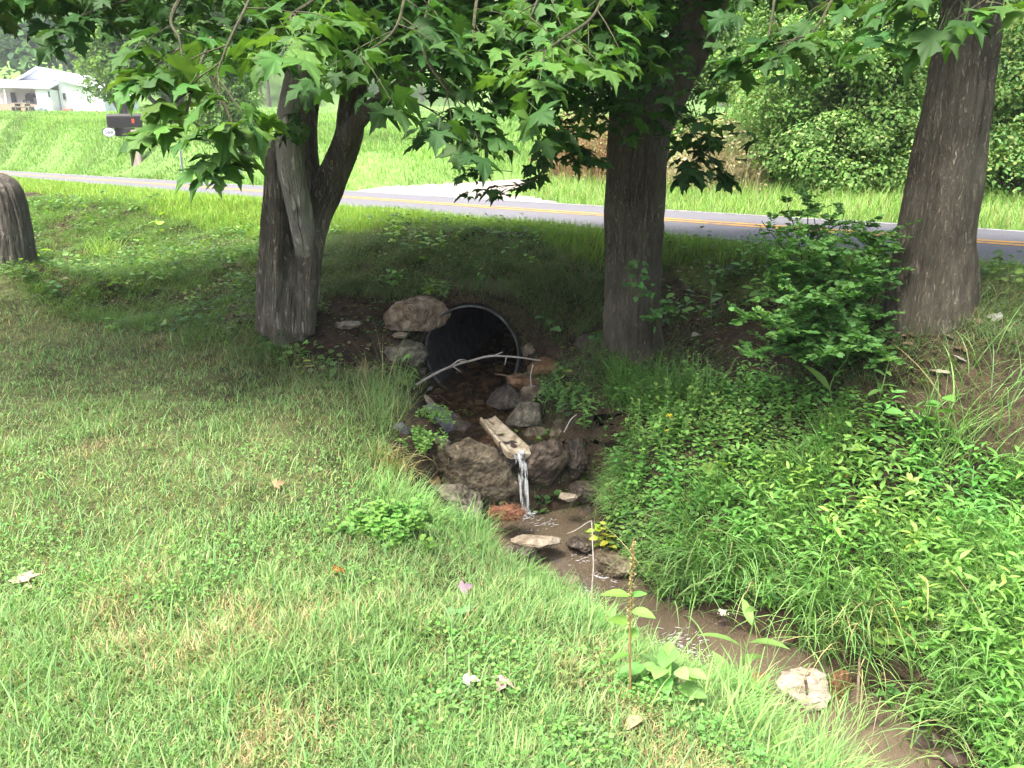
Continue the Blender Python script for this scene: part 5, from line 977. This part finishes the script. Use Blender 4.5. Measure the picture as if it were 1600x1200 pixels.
# mailbox pair on posts
b = far_at(209, .9); mq = b[1] * 1.0 / 1200 / 1.035   # metres per photo pixel at that distance
mbx = empty('mailbox', b, 'dark rounded mailbox with red flag and oval sign on a wooden post', 'mailbox')
def pt(px, py, dy=0.): 
    q = P(px, py, b[1] + dy); return q
M_POST = noisemat('weathered_post_wood', [(.2, .16, .13), (.34, .28, .24), (.45, .38, .33)], 6, 8, (1, 1, .15), rough=.9, bump=.5)
M_MBX = plain('black_painted_metal', (.025, .022, .022), .45); M_RED = plain('red_plastic', (.55, .05, .02), .5); M_SIGN = plain('white_sign', (.75, .76, .78), .5); M_INK = plain('dark_lettering', (.08, .09, .14), .6)
def boxpart(name, lo, hi, m, parent):
    mb = MB(); V, F = box(np.minimum(lo, hi), np.maximum(lo, hi)); mb.add(V, F); o = mb.build(name, m, parent); mod = o.modifiers.new('bevel', 'BEVEL'); mod.width = .01; mod.segments = 2; return o
z_of = lambda py: float(pt(207, py)[2])
x_of = lambda px: float(pt(px, 205)[0])
boxpart('post', (x_of(202), b[1] - .05, b[2] - .3), (x_of(215.5), b[1] + .16, z_of(203)), M_POST, mbx)
boxpart('post', (x_of(193.5), b[1] + .25, b[2] - .3), (x_of(201), b[1] + .38, z_of(214)), noisemat('dark_post_wood', [(.08, .06, .05), (.16, .12, .1)], 8, rough=.9, bump=.4), mbx)
boxpart('shelf', (x_of(180), b[1] - .05, z_of(213)), (x_of(205), b[1] + .3, z_of(200)), M_MBX, mbx)
# barrel: arch profile extruded along a slightly receding axis
ax0 = pt(169, 200, -.15); ax1 = pt(223, 199, .35); hgt = z_of(178) - z_of(200); hw_ = .15; adir = ax1 - ax0; ah = unit(np.array([adir[0], adir[1], 0])); asd = np.array([-ah[1], ah[0], 0])
pr = [(-hw_, 0), (hw_, 0)] + [(hw_ * math.cos(t), hgt - hw_ * 1.0 + hw_ * math.sin(t)) for t in np.linspace(0, np.pi, 15)]
def arch(f, k_=1.0): return np.array([ax0 + adir * f + asd * u * k_ + np.array([0, 0, v * k_ + (1 - k_) * hgt * .3]) for u, v in pr])
m_ = len(pr); k = np.arange(m_); mb = MB(); mb.add(np.concatenate([arch(0), arch(1)]), [np.stack([k, (k + 1) % m_, m_ + (k + 1) % m_, m_ + k], 1), k[None, ::-1], k[None] + m_]); mb.build('box', M_MBX, mbx)
mb = MB(); d_ = arch(0, .8) - adir * .012; mb.add(np.concatenate([d_, arch(0, .8) + adir * .01]), [np.stack([k, (k + 1) % m_, m_ + (k + 1) % m_, m_ + k], 1), k[None, ::-1]]); mb.build('door', plain('dull_grey_brown_door', (.1, .085, .085), .6), mbx)
fp = pt(208, 190, -.25); boxpart('flag', fp - [.05, .015, .06], fp + [.05, .015, .1], M_RED, mbx)
sp_ = pt(170.5, 206.5, -.3); mb = MB(); t = np.linspace(0, 2 * np.pi, 40, endpoint=False); rx, rz = 9 * mq, 6.2 * mq; ring = np.stack([np.cos(t) * rx, 0 * t, np.sin(t) * rz], 1)
mb.add(np.concatenate([sp_ + ring + [0, -.012, 0], sp_ + ring + [0, .012, 0]]), [np.arange(40)[None], np.arange(40)[None, ::-1] + 40, np.stack([np.arange(40), (np.arange(40) + 1) % 40, 40 + (np.arange(40) + 1) % 40, 40 + np.arange(40)], 1)]); sg = mb.build('sign', M_SIGN, mbx)
mb = MB(); ro, ri = ring * 1.1, ring * .98; mb.add(np.concatenate([sp_ + ro + [0, -.016, 0], sp_ + ri + [0, -.016, 0]]), np.stack([np.arange(40), (np.arange(40) + 1) % 40, 40 + (np.arange(40) + 1) % 40, 40 + np.arange(40)], 1)); mb.build('border', M_INK, sg)
tcv = D.curves.new('number', 'FONT'); tcv.body = '568'; tcv.size = .2 * rx / .25 * 1.15; tcv.align_x = 'CENTER'; tcv.align_y = 'CENTER'; tcv.extrude = .003; to = D.objects.new('number', tcv); C.objects.link(to)
dg = bpy.context.evaluated_depsgraph_get(); me = D.meshes.new_from_object(to.evaluated_get(dg)); D.objects.remove(to); to = D.objects.new('number', me); C.objects.link(to); me.materials.append(M_INK)
to.parent = sg; to.location = [float(v) for v in sp_ + [0, -.02, 0]]; to.rotation_euler = (math.pi / 2, 0, 0)
# fence posts
for px, pyt, pyb, lab in ((294, 232, 262, 'grey metal fence post nearest the mailbox'), (382, 236, 276, 'grey metal fence post behind the left trunk')):
    g_ = far_at(px, .7); top = P(px, pyt, g_[1]); mb = MB(); V, F = box((g_[0] - .035, g_[1] - .02, g_[2] - .2), (g_[0] + .035, g_[1] + .02, top[2])); mb.add(V, F); V, F = box((g_[0] - .008, g_[1] - .06, g_[2] - .2), (g_[0] + .008, g_[1] - .021, top[2])); mb.add(V, F)
    tag(mb.build('fence_post', plain('galvanised_post', (.36, .38, .42), .5)), lab, 'post', 'fence posts across the road')
# ------------------------------------------------------------------ white house
HY = 75.; hs = HY / 1200 / 1.055
M_SID = noisemat('white_siding', [(.72, .73, .75), (.8, .81, .83)], 3, 4, (.2, .2, 22), rough=.7, bump=.35, bscale=1.2)
M_ROOF = noisemat('pale_metal_roof', [(.5, .53, .6), (.62, .65, .72)], 2, rough=.45, bump=.2); M_WIN = plain('dark_window_glass', (.05, .06, .07), .15); M_BRK = noisemat('reddish_brick', [(.4, .26, .18), (.55, .4, .3)], 5, rough=.9)
def hp(px, py, dy=0.):
    dx, dy_, dz = ray(px, py); t = HY / ray(60, 140)[1]; return np.array([dx * HY / ray(60, 140)[1], HY + dy, CAMZ + dz * t])
hb = hp(60, 172); house = empty('house', hb, 'white single storey house with gabled front, porch and sloping side wing', 'house')
def slab(name, pts, dy0, dy1, m, parent):
    a = np.array([hp(*p, dy0) for p in pts]); c = np.array([hp(*p, dy1) for p in pts]); n = len(a); k = np.arange(n); mb = MB(); mb.add(np.concatenate([a, c]), [k[None], k[None, ::-1] + n, np.stack([k, n + k, n + (k + 1) % n, (k + 1) % n], 1)]); return mb.build(name, m, parent)
slab('wall', [(-30, 125), (10, 125), (46, 104.5), (82, 124), (82, 190), (-30, 190)], 2.2, 11, M_SID, house)
rf = slab('roof', [(6, 124), (46, 101.5), (46, 104.4), (7, 126.5)], 1.6, 11.4, M_ROOF, house); slab('roof', [(46, 101.5), (86, 124), (85, 126.5), (46, 104.4)], 1.6, 11.4, M_ROOF, house)
# porch: sloping roof, posts, floor
a_ = [hp(-36, 123, 2.2), hp(82, 125, 2.2), hp(84, 140, -.6), hp(-36, 136.5, -.6)]; mb = MB(); up_ = np.array([0, 0, .14]); mb.add(np.array(a_ + [v + up_ for v in a_]), [np.array([(0, 1, 2, 3), (7, 6, 5, 4), (0, 4, 5, 1), (1, 5, 6, 2), (2, 6, 7, 3), (3, 7, 4, 0)])]); mb.build('porch_roof', M_ROOF, house)
slab('porch_wall', [(57, 139), (80.5, 140), (80.5, 190), (59, 190)], -.3, 2.17, M_SID, house); slab('porch_floor', [(-34, 161), (58, 163), (58, 190), (-34, 190)], -.4, 2.15, M_BRK, house)
slab('porch_post', [(9, 137), (11.5, 137), (11.5, 162), (9, 162)], -.4, -.2, M_SID, house); slab('porch_post', [(-14, 137), (-11.5, 137), (-11.5, 162), (-14, 162)], -.4, -.2, M_SID, house)
for w_ in ([(18, 142), (26, 142), (26, 153.5), (18, 153.5)], [(28, 142.5), (35, 142.5), (35, 150), (28, 150)], [(-8, 140), (1, 140), (1, 160), (-8, 160)]):
    f_ = slab('window', w_, 2.14, 2.19, M_SID, house); c = np.mean(w_, 0); slab('pane', [tuple(c + (np.array(p) - c) * .86) for p in w_], 2.12, 2.139, M_WIN, f_)
slab('wing', [(82.2, 122.5), (150, 141), (153, 190), (82.2, 190)], 1.0, 8, M_SID, house); slab('wing_roof', [(80, 120.5), (155, 141), (155, 143), (80, 123)], .6, 8.4, M_ROOF, house)
for w_, t_ in (([(77.5, 142.5), (80.3, 142.5), (80.3, 153), (77.5, 153)], -.36), ([(88, 143), (93, 143), (93, 155), (88, 155)], .9), ([(135, 170.5), (140.5, 170.5), (140.5, 175), (135, 175)], .9)):
    f_ = slab('window', w_, t_, t_ + .08, M_SID, house); c = np.mean(w_, 0); slab('pane', [tuple(c + (np.array(p) - c) * .84) for p in w_], t_ - .03, t_ - .005, M_WIN, f_)
mb = MB(); V, F = tube(np.array([hp(117, 133, 3), hp(114, 101, 3)]), .13, 10); mb.add(V, F); mb.build('vent_pipe', plain('pale_pipe', (.7, .68, .6), .5), house, True)
mb = MB(); V, F = ICO; mb.add(PV * [.42, .14, .42] + hp(111.5, 125.5, 3), PF); mb.build('satellite_dish', plain('pale_dish', (.7, .71, .72), .5), house, True)
slab('shed', [(151, 150), (161, 153), (162, 190), (151, 190)], 2, 6, plain('pale_blue_siding', (.6, .66, .7), .7), house)
mb = MB(); 
for lo, hi in (((38, 162.5), (60, 164)), ((33, 168), (64, 169.4)), ((41, 164), (42.2, 174)), ((56, 164), (57.2, 174)), ((35, 169), (36, 174)), ((61, 169), (62, 174))):
    a1_, b1_ = hp(*lo, -2.2), hp(*hi, -1.4); V, F = box(np.minimum(a1_, b1_), np.maximum(a1_, b1_)); mb.add(V, F)
tag(mb.build('picnic_table', M_POST), 'brown picnic table on the grass before the house porch', 'picnic table')
mb = MB(); a1_ = hp(90, 168, .2); b1_ = hp(103, 174, .8); V, F = box(np.minimum(a1_, b1_), np.maximum(a1_, b1_)); mb.add(V, F); o = mb.build('planter', plain('reddish_planter', (.5, .2, .17), .8)); mod = o.modifiers.new('bevel', 'BEVEL'); mod.width = .12; mod.segments = 3; tag(o, 'low reddish planter against the white house wall', 'planter')
mb = MB(); v = ICO[0] * (1 + .12 * fbm(ICO[0], 1.5, 3, 5))[:, None] * [.55, .4, .42]; mb.add(v + hp(70, 172, -1.2), ICO[1]); tag(mb.build('covered_heap', plain('grey_tarp', (.4, .42, .47), .6), smooth=True), 'rounded grey covered heap beside the picnic table', 'heap')
mb = MB(); c = hp(22, 158, .8)
for lo, hi in (((-.4, 0, .4), (.4, .5, .48)), ((-.4, .45, .48), (.4, .52, 1.)), ((-.4, 0, 0), (-.32, .08, .42)), ((.32, 0, 0), (.4, .08, .42)), ((-.4, .44, 0), (-.32, .52, .42)), ((.32, .44, 0), (.4, .52, .42))):
    V, F = box(np.array(lo) * .9, np.array(hi) * .9); mb.add(np.array(V) + [hp(30, 160)[0], HY + .9, hp(30, 162.3)[2]], F)
tag(mb.build('porch_chair', plain('dark_chair_wood', (.1, .09, .08), .7)), 'dark chair standing on the house porch', 'chair')
# ------------------------------------------------------------------ wooded hillside (reads as one mass)
mb = MB(); tr = MB(); pal = [(.055, .13, .05), (.08, .17, .055), (.1, .2, .06), (.045, .11, .05), (.13, .22, .06)]
def ftree(x, y, hgt, r, col, nq):
    z = float(H(np.array([x]), np.array([y]))[0]); ncl = 26; u = unit(R.normal(size=(ncl, 3))); u[:, 2] = np.abs(u[:, 2]) * 1.1 - .25
    cc = np.array([x, y, z + hgt * .55]) + u * [r, r, hgt * .45] * R.uniform(.55, 1.05, (ncl, 1)); i = R.integers(0, ncl, nq); off = unit(R.normal(size=(nq, 3))) * R.uniform(.3, 1, (nq, 1)) * r * .42; pos = cc[i] + off
    nr = unit(off / r + [0, -.2, .7] + R.normal(0, .3, (nq, 3))); d = unit(np.cross(nr, rdir(nq))); place(mb, T_OVAL, pos, d, nr, R.uniform(.5, 1.1, nq) * r * .24, np.array(col) * R.uniform(.75, 1.25, (nq, 1)))
    V, F = tube([(x, y, z - .5), (x, y, z + hgt * .5)], [.3, .15], 6); tr.add(V, F, (.1, .085, .07))
for k_ in range(300):
    a = R.uniform(-.85, .85); dist = R.uniform(104, 250) ; x = dist * math.sin(a); y = dist * math.cos(a)
    if roadd(x, y) < HW + 8 or (abs(x + 43) < 12 and y < 92): continue
    ftree(x, y, R.uniform(9, 15), R.uniform(3, 5), pal[R.integers(5)], 420 if dist < 170 else 260)
for px, yy_ in ((2, 93), (-60, 92), (60, 104), (95, 96), (130, 98)):
    ftree((px - 800) / 1200 * yy_ / 1.05, yy_, R.uniform(9, 12), R.uniform(3, 4.5), pal[R.integers(5)], 700)
fo = mb.build('forest', M_FAR); tag(fo, 'wooded hillside of many green trees behind the house', 'forest', kind='stuff')
fo2 = tr.build('forest_trunks', M_BARK_R); tag(fo2, 'tree trunks of the wooded hillside', 'forest', kind='stuff')
# ------------------------------------------------------------------ camera, sun, sky
cam = D.cameras.new('camera'); co = D.objects.new('camera', cam); C.objects.link(co); co.location = (0, 0, CAMZ); co.rotation_euler = (math.pi / 2 - PITCH, 0, 0)
cam.sensor_width = 36; cam.lens = 27; cam.clip_start = .05; cam.clip_end = 2000; bpy.context.scene.camera = co
from mathutils import Vector
SUN = Vector((-.3, -.27, .91)).normalized()
sl = D.lights.new('sun', 'SUN'); sl.energy = 2.6; sl.angle = rad(22); sl.color = (1, .96, .88); so = D.objects.new('sun', sl); C.objects.link(so); so.rotation_euler = SUN.to_track_quat('Z', 'Y').to_euler()
w = D.worlds.new('World'); bpy.context.scene.world = w; w.use_nodes = True; nt = w.node_tree; nt.nodes.clear()
sk = nt.nodes.new('ShaderNodeTexSky'); sk.sky_type = 'NISHITA'; sk.sun_disc = False; sk.sun_elevation = math.asin(SUN.z); sk.sun_rotation = math.atan2(SUN.x, SUN.y); sk.dust_density = 7.; sk.air_density = .8; sk.ozone_density = .6
bg = nt.nodes.new('ShaderNodeBackground'); bg.inputs[1].default_value = .15; ow = nt.nodes.new('ShaderNodeOutputWorld'); nt.links.new(sk.outputs[0], bg.inputs[0]); nt.links.new(bg.outputs[0], ow.inputs[0])
sc = bpy.context.scene; sc.view_settings.view_transform = 'Standard'; sc.view_settings.look = 'None'; sc.view_settings.exposure = 1.9; sc.view_settings.gamma = 1
sc.cycles.max_bounces = 8; sc.cycles.transparent_max_bounces = 12; sc.cycles.use_denoising = True

# ------------------------------------------------------------------ the hazy summer air between here and the far hillside
mb = MB(); V, F = box((-460, -90, -3), (460, 560, 160)); mb.add(V, F); m = D.materials.new('haze_air'); m.use_nodes = True; nt = m.node_tree; nt.nodes.clear()
pv = nt.nodes.new('ShaderNodeVolumePrincipled'); pv.inputs['Color'].default_value = (.85, .92, 1, 1); pv.inputs['Density'].default_value = .0009; oo = nt.nodes.new('ShaderNodeOutputMaterial'); nt.links.new(pv.outputs[0], oo.inputs['Volume'])
o = mb.build('haze', m); o['kind'] = 'stuff'
sc.cycles.volume_bounces = 0
